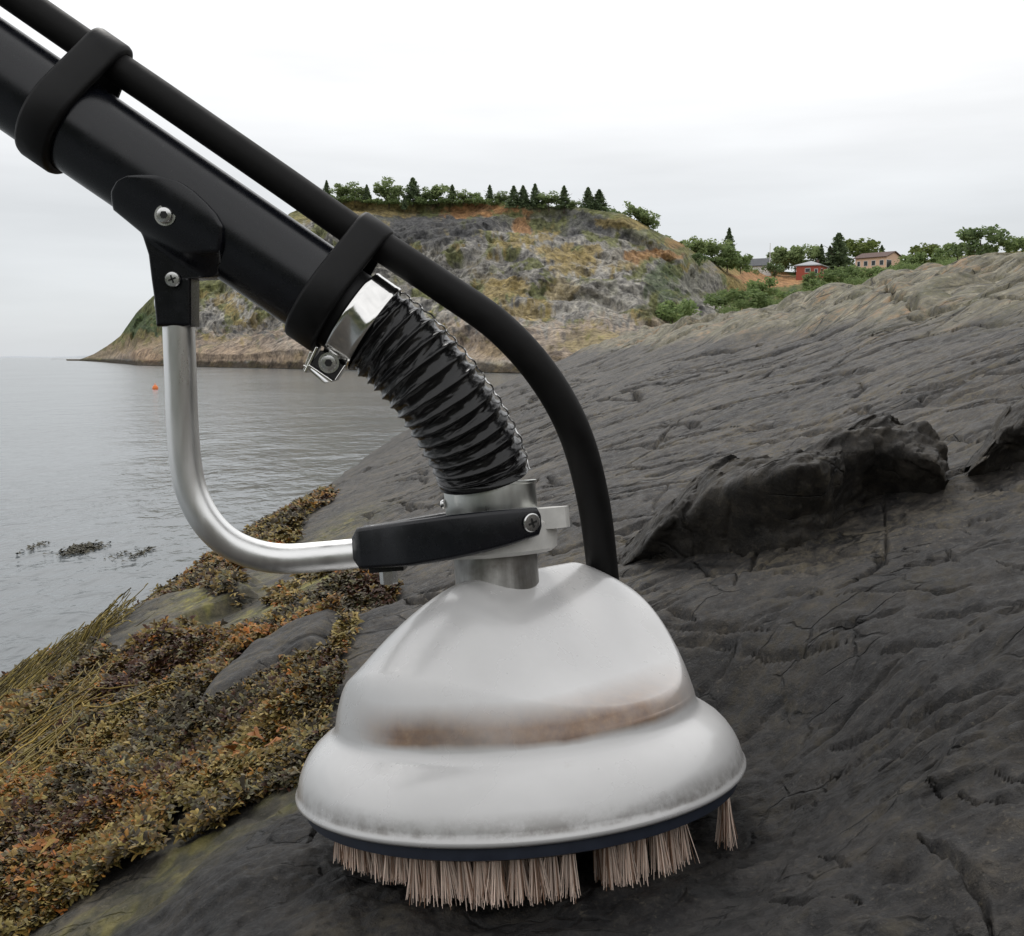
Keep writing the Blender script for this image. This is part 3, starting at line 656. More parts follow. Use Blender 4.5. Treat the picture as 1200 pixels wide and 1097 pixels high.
# ------------------------------------------------------------------ houses
M_RED = simple('red_board', (.38, .085, .055), .7, 0, .15, 2); M_PINK = simple('pink_render', (.78, .52, .38), .8, 0, .1, 2)
M_WHT = simple('white_trim', (.72, .72, .70), .6, 0, .05, 3); M_ROOFG = simple('grey_roof', (.33, .34, .36), .6, 0, .12, 2); M_ROOFD = simple('brown_roof', (.10, .055, .045), .8, 0, .2, 2); M_ROOFK = simple('dark_roof', (.05, .055, .065), .7, 0, .2, 2)
M_GLS = simple('window_glass', (.03, .035, .04), .1, 0, .1, 2); M_ORW = simple('orange_wall', (.5, .25, .10), .8, 0, .1, 2)
def house(name, px, base, d, w, l, h, rh, rot, wall, roof, kind, wins, label):
    p = P(px, base, d); o = empty(name, (p.x, p.y, p.z), label, 'house', 'houses on the far hillside'); o.rotation_euler = (0, 0, rot)
    m = MB()
    if kind == 'gable':
        ring = lambda y: [Vector((-w/2, y, -2)), Vector((w/2, y, -2)), Vector((w/2, y, h)), Vector((0, y, h + rh)), Vector((-w/2, y, h))]
        m.rings([ring(-l/2), ring(l/2)])
    else: m.box((0, 0, h / 2 - 1), (w / 2, l / 2, h / 2 + 1))
    m.obj('wall', wall, o, smooth=False)
    m = MB(); e = .5
    if kind == 'gable':
        sl_ = rh / (w / 2)
        for s in (-1, 1):
            pr = [Vector((0, 0, h + rh + .02)), Vector((s * (w/2 + e), 0, h - e * sl_ + .02)), Vector((s * (w/2 + e), 0, h - e * sl_ + .22)), Vector((0, 0, h + rh + .22))]
            m.rings([[q + Vector((0, y, 0)) for q in pr] for y in (-l/2 - e, l/2 + e)])
    else:
        W_, L_ = w/2 + e, l/2 + e; rd = max(L_ - W_, .3)
        V = [(-W_,-L_,h-.1),(W_,-L_,h-.1),(W_,L_,h-.1),(-W_,L_,h-.1),(-W_,-L_,h+.15),(W_,-L_,h+.15),(W_,L_,h+.15),(-W_,L_,h+.15),(0,-rd,h+rh),(0,rd,h+rh)]
        m.add(V, [(3,2,1,0),(0,1,5,4),(1,2,6,5),(2,3,7,6),(3,0,4,7),(4,5,8),(5,6,9,8),(6,7,9),(7,4,8,9)])
    rf = m.obj('roof', roof, o, smooth=False)
    m = MB(); m.box((0.2 * w, .15 * l, h + rh * .8), (.3, .3, .7)); m.obj('chimney', M_ROOFD, rf, smooth=False)
    for face, t, z, ww, wh in wins:
        if face == 'f': c, hx, n_ = (t * w, -l/2, z), (ww/2, .06, wh/2), Vector((0, -1, 0))
        elif face == 'r': c, hx, n_ = (w/2, t * l, z), (.06, ww/2, wh/2), Vector((1, 0, 0))
        else: c, hx, n_ = (-w/2, t * l, z), (.06, ww/2, wh/2), Vector((-1, 0, 0))
        m = MB(); m.box(c, hx); wo = m.obj('window', M_WHT, o, smooth=False)
        m = MB(); c2 = Vector(c) + n_ * .04; ins = tuple(q - .12 if q > .1 else q for q in hx); m.box(c2, ins); m.obj('pane', M_GLS, wo, smooth=False)
    return o
house('house', 951, 326, 312, 6.6, 8.5, 3.2, 1.5, R(-28), M_RED, M_ROOFG, 'hip', [('f', -.02, 1.9, 1.5, 1.2), ('r', -.3, 1.6, 1.8, 1.6), ('r', .1, 1.6, 1.8, 1.6), ('f', .33, 1.3, 1., 1.9)], 'low red house with a pale grey hipped roof behind green bushes')
house('house', 1029, 318, 315, 8.5, 9.5, 3.6, 1.5, R(42), M_PINK, M_ROOFD, 'gable', [('l', -.36, 2.0, 1.3, 1.5), ('l', -.1, 2., 1.3, 1.5), ('l', .15, 2., 1.3, 1.5), ('l', .38, 2., 1.0, 1.5), ('f', -.32, 1.5, 2.6, 2.6)], 'pink house with a brown gabled roof on the far hillside')
house('house', 886, 322, 322, 6.5, 7, 2.4, 2.0, R(62), M_WHT, M_ROOFK, 'gable', [('f', .2, 1.5, 1.2, 1.), ('r', -.2, 1.5, 1.2, 1.)], 'house with a steep dark roof half hidden by hillside trees')
p = P(902, 314, 305); fp = empty('flagpole', p, 'thin white flagpole beside the dark roofed house', 'flagpole')
m = MB(); m.lathe([(.16, -1), (.13, 0), (.09, 6.2), (.05, 6.4)], 8); m.obj('pole', M_WHT, fp)
m = MB(); m.lathe([(.02, 6.4), (.14, 6.5), (.14, 6.62), (.02, 6.72)], 8); m.obj('finial', M_WHT, fp)
# buoy
a, b = ray(182, 456); d = CZ / -b; by = empty('buoy', (a * d, d, 0), 'small orange buoy floating on the calm sea left of the handle', 'buoy')
M_BUOY = simple('buoy_plastic', (.85, .22, .05), .4, 0, .1, 5)
m = MB(); m.lathe([(.01, -.12), (.07, -.1), (.11, -.03), (.12, .04), (.105, .10), (.06, .15), (.03, .17)], 20); m.obj('float_body', M_BUOY, by)
m = MB(); m.rings(tube_rings([Vector((.035 * math.cos(q), 0, .185 + .035 * math.sin(q))) for q in np.linspace(-.5, 3.6, 12)], .01, 8)); m.obj('eye_ring', M_BUOY, by)

# ------------------------------------------------------------------ seaweed
def fronds(px, py, pz, L, W, direc, up, colr, seed):
    """forked fronds: stalk + two lobes; all arrays of length n"""
    r = np.random.default_rng(seed); n = len(px)
    d = direc / np.linalg.norm(direc, axis=1)[:, None]; s = np.cross(d, up); s /= np.linalg.norm(s, axis=1)[:, None] + 1e-9; u = np.cross(s, d)
    o = np.stack([px, py, pz], -1); L = L[:, None]; W = W[:, None]
    c1 = r.uniform(-.3, .5, (n, 1)); sp = r.uniform(.35, .75, (n, 1)); tw = r.uniform(-.4, .4, (n, 1))
    m0 = o + d * L * .45 + u * L * .12
    V = [o - s * W * .3, o + s * W * .3, m0 + s * W * .5, m0 - s * W * .5]
    for sg in (-1, 1):
        e1 = m0 + d * L * .35 + s * sg * L * sp * .4 + u * L * (.1 + c1 * .2 + tw * sg * .3); e2 = m0 + d * L * .55 + s * sg * L * sp * .65 + u * L * (c1 * .4 + tw * sg * .4)
        V += [e1 - s * W * .7 + u * W * .3 * sg, e1 + s * W * .7 - u * W * .2 * sg, e2 + s * W * .35, e2 - s * W * .35]
    V = np.stack(V, 1)
    f0 = np.array([[0, 1, 2, 3], [3, 2, 5, 4], [4, 5, 6, 7], [3, 2, 9, 8], [8, 9, 10, 11]])
    Fc = (np.arange(n)[:, None, None] * 12 + f0[None]).reshape(-1, 4)
    shade = np.array([.55, .55, .8, .8, 1, 1, 1.25, 1.25, 1, 1, 1.25, 1.25])
    Cc = colr[:, None, :] * (1 + .25 * (r.random((n, 12, 1)) - .5)) + 0 * shade[None, :, None]
    return V.reshape(-1, 3), Fc, Cc.reshape(-1, 3)
wt = NT('wet_wrack'); at_ = wt.n('ShaderNodeAttribute'); at_.attribute_name = 'tone'
wv = wt.coord(); wn_ = wt.noise(wv, 120)
M_WEED = wt.set(color=wt.mix(1., at_.outputs['Color'], wt.ramp(wn_, [(.3, (.6, .6, .6)), (.7, (1.3, 1.3, 1.3))]), 'MULTIPLY'), rough=.55, spec=.22, normal=wt.bump(wn_, .4, .002))
pal = np.array([(.085, .060, .020), (.130, .092, .024), (.030, .024, .013), (.20, .105, .022), (.16, .135, .045), (.10, .10, .06), (.27, .10, .02), (.045, .02, .012), (.24, .19, .07), (.13, .12, .085)])
def weed_colours(x, y, r):
    n = len(x); big = fbm(x * 3.1, y * 2.3, 8., 3) * 2.0; w = np.tile(np.array([5, 5, 5, 1.8, 2.2, 2.5, .5, 2.0, .9, 1.4]), (n, 1))
    w[:, 3] *= np.exp(1.6 * big); w[:, 6] *= np.exp(2.0 * big); w[:, 2] *= np.exp(-2 * big); w[:, 5] *= np.exp(-1.5 * big)
    big2 = fbm(x * 4 + 9, y * 3, 3., 3) * 2; w[:, 7] *= np.exp(2 * big2); w[:, 4] *= np.exp(-2 * big2); w[:, 8] *= np.exp(-2 * big2)
    cw = np.cumsum(w, 1); cw /= cw[:, -1:]; k = (r.random((n, 1)) > cw).sum(1)
    return pal[k] * np.array([1.28, 1.18, 1.05]) * (.7 + .6 * r.random((n, 1)))
N0 = 560000
dd = np.exp(rng.uniform(math.log(.95), math.log(10), N0)); aa = rng.uniform(-36, 0, N0) * math.pi / 180
wx, wy = np.sin(aa) * dd, np.cos(aa) * dd
keep = weed_mask(wx, wy) & (perlin(wx * 6, wy * 5, 4.) + perlin(wx * 17, wy * 15, 2.) * .6 > -.62); wx, wy = wx[keep], wy[keep]
wz0 = terr(wx, wy, True); k2 = wz0 > -.06; wx, wy, wz0 = wx[k2], wy[k2], wz0[k2]
n = len(wx); print('fronds', n)
clump = fbm(wx * 11, wy * 9, 1., 3)
wz = wz0 + np.clip(.008 + .032 * clump, -.004, .07) + .014 * rng.random(n)
az_ = 2.6 * fbm(wx * 5, wy * 5, 6., 2) * 2 + rng.normal(0, .9, n) + 3.6
direc = np.stack([np.cos(az_), np.sin(az_), rng.uniform(-.35, .75, n) - .2], -1)
up = np.stack([rng.normal(0, .35, n), rng.normal(0, .35, n) - .3, np.ones(n)], -1)
dist = np.hypot(wx, wy)
L = rng.uniform(.008, .019, n) * np.clip(dist / 2.0, .85, 2.4); Wd = L * rng.uniform(.16, .32, n)
V, Fc, Cc = fronds(wx, wy, wz, L, Wd, direc, up, weed_colours(wx, wy, rng), 5)
o = build('seaweed', V, Fc, M_WEED); set_col(o, 'tone', Cc); tag(o, 'brown and olive bladder wrack covering the rock below the tide line', 'seaweed', kind='stuff')
# long strands of knotted wrack hanging down the slab
def strands(name, starts, n, L, spread, width, cols, heading, lab, seed, lift=.03):
    r = np.random.default_rng(seed); VV, FF, CC = [], [], []
    for i in range(n):
        (x, y) = starts[r.integers(len(starts))]; x += r.normal(0, spread); y += r.normal(0, spread * 1.6)
        h = heading + r.normal(0, .28); ln = L * r.uniform(.5, 1.2); k = 12; c = cols[r.integers(len(cols))] * r.uniform(.7, 1.3)
        cx, cy = [], []
        for q in range(k):
            cx.append(x); cy.append(y); h += r.normal(0, .34); x += math.cos(h) * ln / k; y += math.sin(h) * ln / k
        cx, cy = np.array(cx), np.array(cy); cz = terr(cx, cy, True); lf = lift * r.uniform(.4, 1.5)
        cz = np.maximum(np.convolve(np.pad(cz, 1, mode='edge'), np.ones(3) / 3, 'valid'), -.01) + lf * np.linspace(1, .5, k)
        path = [Vector(t) for t in zip(cx, cy, cz)]; rd = [width * r.uniform(.6, 1.5) for _ in range(k)]; rd[-1] *= .3
        rs = tube_rings(path, rd, 4); b0 = sum(len(v) for v in VV)
        VV.append(np.array([tuple(v) for g_ in rs for v in g_])); FF.append(grid_faces(k, 4, True) + b0); CC.append(np.tile(c, (k * 4, 1)))
    o = build(name, np.concatenate(VV), np.concatenate(FF), M_WEED); set_col(o, 'tone', np.concatenate(CC)); return tag(o, lab, 'seaweed', kind='stuff')
OL = [np.array(c) for c in ((.19, .15, .04), (.12, .095, .028), (.24, .18, .045), (.07, .055, .02))]; YL = [np.array(c) for c in ((.30, .21, .05), (.24, .17, .045), (.19, .15, .045))]
strands('knotted_wrack', HP([(95, 775), (80, 775), (50, 782), (75, 790), (20, 795), (45, 800)]), 1300, .16, .08, .0014, OL, -2.2, 'olive strands of knotted wrack hanging over the left edge of the slab', 3, .055)
strands('knotted_wrack', HP([(120, 835), (105, 860), (95, 880), (80, 900)]), 60, .22, .02, .0012, YL, -2.05, 'yellow strands of wrack lying across the brown seaweed', 4, .05)
ORW = [np.array(c) for c in ((.34, .15, .03), (.30, .19, .05), (.26, .10, .025))]
def kelp_patch(name, cx, cy, n, sp, Lm, cols, lab, seed):
    r = np.random.default_rng(seed); x0, y0 = hit(cx, cy); x = x0 + r.normal(0, sp, n); y = y0 + r.normal(0, sp * 1.2, n); z = terr(x, y, True) + .02 + .03 * r.random(n)
    a = r.uniform(0, 6.28, n); di = np.stack([np.cos(a), np.sin(a), r.uniform(-.3, .4, n)], -1); up = np.stack([r.normal(0, .3, n), r.normal(0, .3, n), np.ones(n)], -1)
    Ls = r.uniform(.6, 1.4, n) * Lm; c = np.array(cols)[r.integers(0, len(cols), n)]
    V, Fc, Cc = fronds(x, y, z, Ls, Ls * .3, di, up, c, seed); o = build(name, V, Fc, M_WEED); set_col(o, 'tone', Cc); return tag(o, lab, 'seaweed', kind='stuff')
kelp_patch('rockweed', 10, 1050, 150, .03, .015, ORW, 'orange fronds lying at the lower left edge of the weed', 21)
kelp_patch('rockweed', 300, 995 - 75, 10, .015, .016, ORW, 'few orange fronds at the edge of the bare rock', 22)
# floating weed: one loose scatter of scraps
FVV, FFF, fb = [], [], 0
for cx, cy, wpx, nn in ((95, 644, 17, 330), (165, 649, 6, 40), (40, 642, 6, 26), (142, 651, 7, 16)):
    a, b = ray(cx, cy); d = CZ / -b; r = np.random.default_rng(cx)
    x = a * d + r.normal(0, wpx / F * d * .5, nn); y = d + r.normal(0, .11, nn); z = .001 + .003 * r.random(nn)
    an_ = r.uniform(0, 6.28, nn); di = np.stack([np.cos(an_), np.sin(an_), r.uniform(-.05, .12, nn)], -1); up = np.stack([r.normal(0, .2, nn), r.normal(0, .2, nn), np.ones(nn)], -1)
    Ls = r.uniform(.02, .045, nn); V, Fc, Cc = fronds(x, y, z, Ls, Ls * .25, di, up, np.tile(np.array([.05, .045, .025]), (nn, 1)), cx)
    FVV.append(V); FFF.append(Fc + fb); fb += len(V)
o = build('floating_seaweed', np.concatenate(FVV), np.concatenate(FFF), M_WEED); set_col(o, 'tone', np.tile(np.array([.05, .045, .025]), (fb, 1))); tag(o, 'dark scraps of weed floating on the calm water near the weedy shore', 'seaweed', kind='stuff')

# ------------------------------------------------------------------ the brush machine (one thing)
S = 1 / F                                    # metres per photo pixel at the machine's plane
root = empty('rock_brush', (0, 0, 0), 'suction brush with white domed head, black pipe, hose and bent metal handle on dark rock', 'brush machine')
bk = NT('black_anodised'); v = bk.coord(); n = bk.noise(v, 60); ns_ = bk.noise(bk.coord('Object', (1, 1, 1)), 400, 3)
scf = bk.noise(bk.coord('Object', (1, 1, 1)), 330, 3, .7); scl = bk.noise(bk.coord('Object', (6, 30, 30), (0, R(34), 0)), 14, 5, .7)
M_BLACK = bk.set(color=bk.mix(bk.rng(scl, .64, .72, 0, .35), bk.mix(bk.rng(scf, .66, .74, 0, .4), bk.ramp(n, [(.3, (.0028, .0034, .0058)), (.7, (.0045, .0052, .0085))]), (.06, .06, .062)), (.035, .035, .038)), rough=bk.rng(n, .3, .7, .22, .32), spec=.5, normal=bk.bump(ns_, .03, .0005))
M_RUB = simple('black_rubber', (.006, .006, .0065), .5, 0, .25, 80, .15, .0006, .25)
M_HOSE = simple('hose_rubber', (.008, .0077, .0077), .6, 0, .3, 60, .25, .0006, .2)
vy = NT('black_vinyl'); v = vy.coord(); n = vy.noise(v, 150, 5)
M_VIN = vy.set(color=(.006, .006, .0065), rough=.24, spec=.45, normal=vy.bump(n, .25, .0012))
def metal(name, c, rough, streak=(1, 1, 1), var=.15, dirt=0.):
    t = NT(name); v = t.coord('Object', streak); n = t.noise(v, 60, 6); n2 = t.noise(t.coord(), 25, 6)
    cc = t.ramp(n, [(.3, tuple(x * (1 - var) for x in c)), (.7, c)])
    if dirt: cc = t.mix(t.rng(n2, .45, .65, 0, dirt), cc, (.12, .10, .08))
    return t.set(color=cc, metal=t.rng(n2, .45, .7, 1, 1 - dirt * .6), rough=t.rng(n, .3, .7, rough * .75, rough * 1.25), normal=t.bump(n, .12, .0006))
M_ALU = metal('satin_aluminium', (.93, .93, .92), .36, (1, 1, .15), .10, .03); M_CHR = metal('polished_steel', (.86, .85, .83), .12, (1, 1, 1), .08); M_CUFF = metal('galvanised_cuff', (.80, .82, .79), .36, (1, 1, .2), .25, .1); M_NECK = metal('scratched_neck', (.68, .67, .65), .42, (1, 1, .05), .55, .6)
M_SCR = metal('screw_steel', (.75, .75, .74), .25); M_DK = simple('dark_recess', (.01, .01, .01), .6)
# the white shell
hd = NT('white_shell'); v = hd.coord(); n = hd.noise(v, 9, 5); nf = hd.noise(v, 90, 6, .7); nv_ = hd.noise(v, 420, 2)
sh = hd.ramp(n, [(.3, (.56, .555, .55)), (.7, (.64, .635, .63))])
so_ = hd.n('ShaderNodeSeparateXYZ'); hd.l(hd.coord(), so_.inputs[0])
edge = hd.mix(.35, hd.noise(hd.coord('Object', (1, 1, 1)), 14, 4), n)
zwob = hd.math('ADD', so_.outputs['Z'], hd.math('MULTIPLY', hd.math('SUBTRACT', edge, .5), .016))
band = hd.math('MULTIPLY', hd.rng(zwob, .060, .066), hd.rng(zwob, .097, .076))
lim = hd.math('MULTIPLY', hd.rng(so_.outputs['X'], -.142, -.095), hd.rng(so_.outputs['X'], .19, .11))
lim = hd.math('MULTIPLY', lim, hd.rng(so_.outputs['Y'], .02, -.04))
land_reflection = hd.math('MULTIPLY', hd.math('MULTIPLY', band, lim), hd.rng(n, .35, .6, .6, .95))  # brown reflection of the land, painted into the shell colour
sh = hd.mix(land_reflection, sh, hd.ramp(nf, [(.35, (.17, .105, .075)), (.65, (.27, .165, .095))]))
sh = hd.mix(hd.math('MULTIPLY', hd.rng(nf, .62, .72, 0, .28), hd.rng(n, .52, .60)), sh, (.40, .37, .33))
sh = hd.mix(hd.math('MULTIPLY', hd.rng(nv_, .77, .80, 0, .8), hd.rng(n, .54, .62)), sh, (.14, .12, .10))
grime = hd.math('MULTIPLY', hd.math('MULTIPLY', hd.rng(so_.outputs['Z'], .022, .006), hd.rng(so_.outputs['Z'], .0025, .005)), hd.rng(hd.mix(.5, n, nf), .42, .58, .1, .85))
sh = hd.mix(grime, sh, (.22, .205, .19))
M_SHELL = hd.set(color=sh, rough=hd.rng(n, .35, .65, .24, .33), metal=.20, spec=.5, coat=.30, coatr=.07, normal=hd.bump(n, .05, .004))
nv2 = NT('navy_rubber'); M_NAVY = simple('navy_rubber', (.022, .028, .045), .55, 0, .2, 60)
M_RINGW = simple('white_collar', (.62, .61, .58), .4, 0, .12, 60)
HR = Matrix.Translation((HX, HY, CZ - .385)) @ Matrix.Rotation(R(-4.56), 4, 'Y') @ Matrix.Rotation(R(-6), 4, 'X')
# --- head
head = bpy.data.objects.new('brush_head', None)
rows = []
def ringpts(cx0, cx1, cy0, cy1, z, k=128):
    r = []
    for i in range(k):
        a = 2 * math.pi * i / k; c_, s_ = math.cos(a), math.sin(a); mx_, my_ = (cx0 + cx1) / 2, (cy0 + cy1) / 2
        r.append(Vector((mx_ + (cx1 - cx0) / 2 * c_, my_ + (cy1 - cy0) / 2 * s_, z)))
    return r
prof = [(.2035, -.003), (.2062, -.0035), (.2085, -.001), (.2085, .0015), (.2068, .0035), (.2058, .0080), (.2040, .0155), (.2006, .0235), (.1956, .0318), (.1895, .0388), (.1832, .0438), (.1778, .0475), (.1738, .0500), (.1710, .0522), (.1690, .0555), (.1678, .0600), (.1671, .0645)]
rows = [ringpts(-r, r, -r, r, z) for r, z in prof]
def dome_z(x, y):                            # steep wall cut by a slanting front facet, all edges well rounded
    ax, ay, bx, by = -.0334, -.0398, .0661, .0712
    t = min(1, max(0, ((x - ax) * (bx - ax) + (y - ay) * (by - ay)) / ((bx - ax) ** 2 + (by - ay) ** 2)))
    d = math.hypot(x - ax - t * (bx - ax), y - ay - t * (by - ay)); top = .1837 - .4185 * (math.sqrt(d * d + .0001) - .01) - 3.0 * d * d
    q_ = min(1, max(0, .5 + .5 * (top - .078) / .042)); top = top * q_ + .078 * (1 - q_) + .042 * q_ * (1 - q_)
    wall = .0690 + (.1664 - math.hypot(x, y)) * 4.69
    k = .0321; h = min(1, max(0, .5 + .5 * (wall - top) / k)); return wall * (1 - h) + top * h - k * h * (1 - h)
z_off = .0615 - dome_z(-.1662, 0)
for i in range(64):
    t = i / 64; r = .1662 * (1 - t ** 1.7); ring = []
    for q in range(128):
        a_ = 2 * math.pi * q / 128; x, y = r * math.cos(a_), r * math.sin(a_); z0_ = dome_z(x * .1662 / r, y * .1662 / r)
        ring.append(Vector((x, y, dome_z(x, y) + (.0680 - z0_) * max(0, 1 - t / .30) ** 2)))
    rows.append(ring)
m = MB(); m.rings(rows, caps=False); k = 128; last = (len(rows) - 1) * k; m.f.append(tuple(range(last, last + k))); m.m.append(0)
m.rings([ringpts(-.2015, .2015, -.2015, .2015, -.003), ringpts(-.196, .196, -.196, .196, .004), ringpts(-.05, .05, -.05, .05, .006)])
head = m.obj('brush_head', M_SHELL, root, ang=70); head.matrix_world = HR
m = MB(); m.lathe([(.190, .003), (.2000, .003), (.2012, -.006), (.2000, -.0145), (.196, -.0165), (.17, -.0165)], 128); m.obj('rim_band', M_NAVY, head)
# bristle tufts
br = NT('bristle'); oi = br.n('ShaderNodeAttribute'); oi.attribute_name = 'tone'
M_BRI = br.set(color=oi.outputs['Color'], rough=.5, spec=.35)
def tuft_mesh(seed, L, ns=44, spread=.0058, flare=.11):
    r = np.random.default_rng(seed); VV, FF, CC = [], [], []
    for i in range(ns):
        q = spread * math.sqrt(r.random()); a = r.random() * 6.283; x, y = q * math.cos(a), q * math.sin(a)
        ln = L * r.uniform(.86, 1.06); fx_, fy_ = flare * x / spread + r.normal(0, .05), flare * y / spread + r.normal(0, .05); w = r.uniform(.00038, .0006)
        c = np.array((.88, .71, .60)) * r.uniform(.5, 1.2); 
        if r.random() < .2: c = np.array((.26, .16, .11))
        b0 = 12 * i
        for z, sc in ((0, 1), (-.5, 1), (-1, .6)):
            e = abs(z) * ln
            for u in range(4): VV.append((x * .7 + fx_ * e * (.6 + .4 * abs(z)) + w * sc * math.cos(u * 1.571), y * .7 + fy_ * e + w * sc * math.sin(u * 1.571), z * ln)); CC.append(c * (1.15 if z == -1 else 1))
        for g_ in range(2):
            for u in range(4): FF.append((b0 + g_ * 4 + u, b0 + g_ * 4 + (u + 1) % 4, b0 + g_ * 4 + 4 + (u + 1) % 4, b0 + g_ * 4 + 4 + u))
    o = build('bristle_tuft', VV, FF, M_BRI, smooth=False); set_col(o, 'tone', np.array(CC)); d = o.data; bpy.data.objects.remove(o); return d
TL = [tuft_mesh(i, .043) for i in range(5)]; TS = [tuft_mesh(i + 9, .030) for i in range(3)]
def tuft(ang, rad, me, z=-.014):
    o = bpy.data.objects.new('bristle_tuft', me); col.objects.link(o); o.parent = head
    o.location = (rad * math.cos(ang), rad * math.sin(ang), z); o.rotation_euler = (random.uniform(-.08, .08), random.uniform(-.08, .08), random.uniform(0, 6.28))
def front_ang(px, rad):                       # angle on the near half of the circle that stands at this picture column
    best = min(np.linspace(-math.pi, 0, 721), key=lambda a: abs(to_px(*(HR @ Vector((rad * math.cos(a), rad * math.sin(a), -.03))))[0] - px)); return best
for x0, x1, rad, me, stp in ((487, 668, .176, TL, .080), (714, 798, .178, TL, .080), (400, 474, .180, TS, .078)):
    a0, a1 = front_ang(x0, rad), front_ang(x1, rad); k = max(2, int(round(abs(a1 - a0) / stp)) + 1)
    for q in np.linspace(a0, a1, k): tuft(q + random.uniform(-.008, .008), rad, random.choice(me)); tuft(q + .02, rad - .024, random.choice(me))
tuft(front_ang(850, .190), .190, tuft_mesh(77, .046, 54, .0062), -.018)
for a in np.linspace(.25, 2.9, 24): tuft(a, .17, random.choice(TL))
m = MB(); m.lathe([(.02, -.018), (.192, -.018), (.195, -.012), (.195, -.002)], 96, caps=True); m.obj('brush_disc', M_DK, head)
# --- neck, collar, cuff in the head's own frame
NXl = -.008
LN = HR @ Matrix.Translation((NXl, 0, 0))
def headpart(name, prof, mat, n=72, parent=root, ang=35, off=(0, 0, 0)):
    m = MB(); m.lathe(prof, n, LN @ Matrix.Translation(off)); return m.obj(name, mat, parent, ang=ang)
headpart('neck_tube', [(.0395, .12), (.0395, .222)], M_NECK)
collar = headpart('neck_collar', [(.040, .2035), (.054, .2035), (.0590, .207), (.0600, .215), (.0595, .231), (.0565, .2345), (.041, .2345)], M_RINGW)
m = MB(); Mx = LN
pl_ = [(.040, -.034), (.058, -.034), (.068, -.028), (.072, -.018), (.070, -.006), (.060, .004), (.040, .006)]
m.rings([[Mx @ Vector((x, y, z)) for x, y in pl_] for z in (.2245, .2260, .2420, .2435)]); m.obj('collar_lug', M_RINGW, collar)
cuff = headpart('hose_cuff', [(.040, .2355), (.0415, .2355), (.0425, .2375), (.0430, .2400), (.0432, .2405), (.0434, .2670), (.0446, .2680), (.0446, .2700), (.0432, .2705), (.040, .2705)], M_CUFF, 96)
m = MB(); m.lathe([(.0001, .0035), (.003, .003), (.0042, .0015), (.0045, 0)], 16, LN @ Matrix.Translation((-.0438, -.008, .254)) @ Matrix.Rotation(R(-90), 4, 'Y') @ Matrix.Rotation(R(0), 4, 'X')); m.obj('screw', M_SCR, cuff)
# --- yoke (black clamp arms)
def rrect(cx, cy, dx, dy, z0, z1, ht, th, rnd=.004, k=4):
    """rounded-rect section, thickness direction (dx,dy) in plan, z0..z1 in height"""
    r = []
    for (sx_, sz_) in ((1, 1), (-1, 1), (-1, -1), (1, -1)):
        a0 = {(1, 1): 0, (-1, 1): 90, (-1, -1): 180, (1, -1): 270}[(sx_, sz_)]
        for q in range(k + 1):
            a = R(a0 + 90 * q / k); t = sx_ * (th / 2 - rnd) + rnd * math.cos(a); zz = (z0 + z1) / 2 + sz_ * ((z1 - z0) / 2 - rnd) + rnd * math.sin(a)
            r.append(LN @ Vector((cx + dx * t, cy + dy * t, zz)))
    return r
def arm(path, m):
    pts = catmull([Vector((p[0], p[1], 0)) for p in path], 8); kk = np.linspace(0, len(path) - 1, len(pts)); rs = []
    for i, p in enumerate(pts):
        t = (pts[min(i + 1, len(pts) - 1)] - pts[max(i - 1, 0)]).normalized()
        z0, z1, th = (float(np.interp(kk[i], range(len(path)), [q[j] for q in path])) for j in (2, 3, 4))
        e = 1.0 - (.35 * max(0, 1 - i / 2) + .35 * max(0, 1 - (len(pts) - 1 - i) / 2)); zc = (z0 + z1) / 2
        rs.append(rrect(p.x, p.y, -t.y, t.x, zc - (zc - z0) * e, zc + (z1 - zc) * e, 0, th * e, min(.004, th * .3)))
    m.rings(rs)
m = MB()
ZY = [(.2005, .2385), (.2010, .2405), (.2020, .2430), (.2060, .2455), (.2120, .2465), (.2180, .2465), (.2215, .2460)]
arm([(-.129, 0, .2005, .2375, .040), (-.118, 0, .1995, .2385, .046), (-.095, -.002, .201, .2405, .052), (-.078, -.004, .203, .2415, .050)], m)
for sg in (-1, 1):
    arm([(x, sg * y, z0, z1, th) for (x, y, th), (z0, z1) in zip(((-.128, .012, .020), (-.100, .026, .022), (-.070, .046, .020), (-.035, .061, .017), (.002, .0655, .014), (.028, .060, .013), (.043, .052, .013)), ZY)], m)
yoke = m.obj('clamp_yoke', M_BLACK, root, ang=50)
def screw(name, M, r, kind, parent, h=.0025):
    m = MB(); m.lathe([(r, 0), (r, h * .5), (r * .9, h * .85), (r * .6, h), (r * .001, h)], 28, M)
    if kind == 'cross':
        for a in (20, 110): m.box((0, 0, h), (r * .52, r * .11, .0003), M @ Matrix.Rotation(R(a), 4, 'Z'), 1)
    else:
        m.lathe([(r * .50, h + .0003), (r * .001, h + .00031)], 6, M, 1)
        m.lathe([(r * 1.28, -.0006), (r * 1.28, .0008), (r * 1.0, .0008)], 28, M)
    return m.obj(name, [M_SCR, M_DK], parent)
FACE = Matrix.Rotation(R(90), 4, 'X')          # local +Z to world -Y
q = LN @ Vector((.036, -.0640, .2330))
screw('screw', Matrix.Translation(q) @ Matrix.Rotation(R(32), 4, 'Z') @ FACE, .0085, 'cross', yoke)
m = MB(); m.lathe([(.008, .184), (.0085, .1855), (.0085, .203)], 6, LN @ Matrix.Translation((-.100, -.012, 0))); m.obj('bolt', M_SCR, yoke)
m = MB(); m.box((-.100, -.01, .2005), (.016, .016, .004), LN); m.obj('bolt_boss', M_BLACK, yoke)
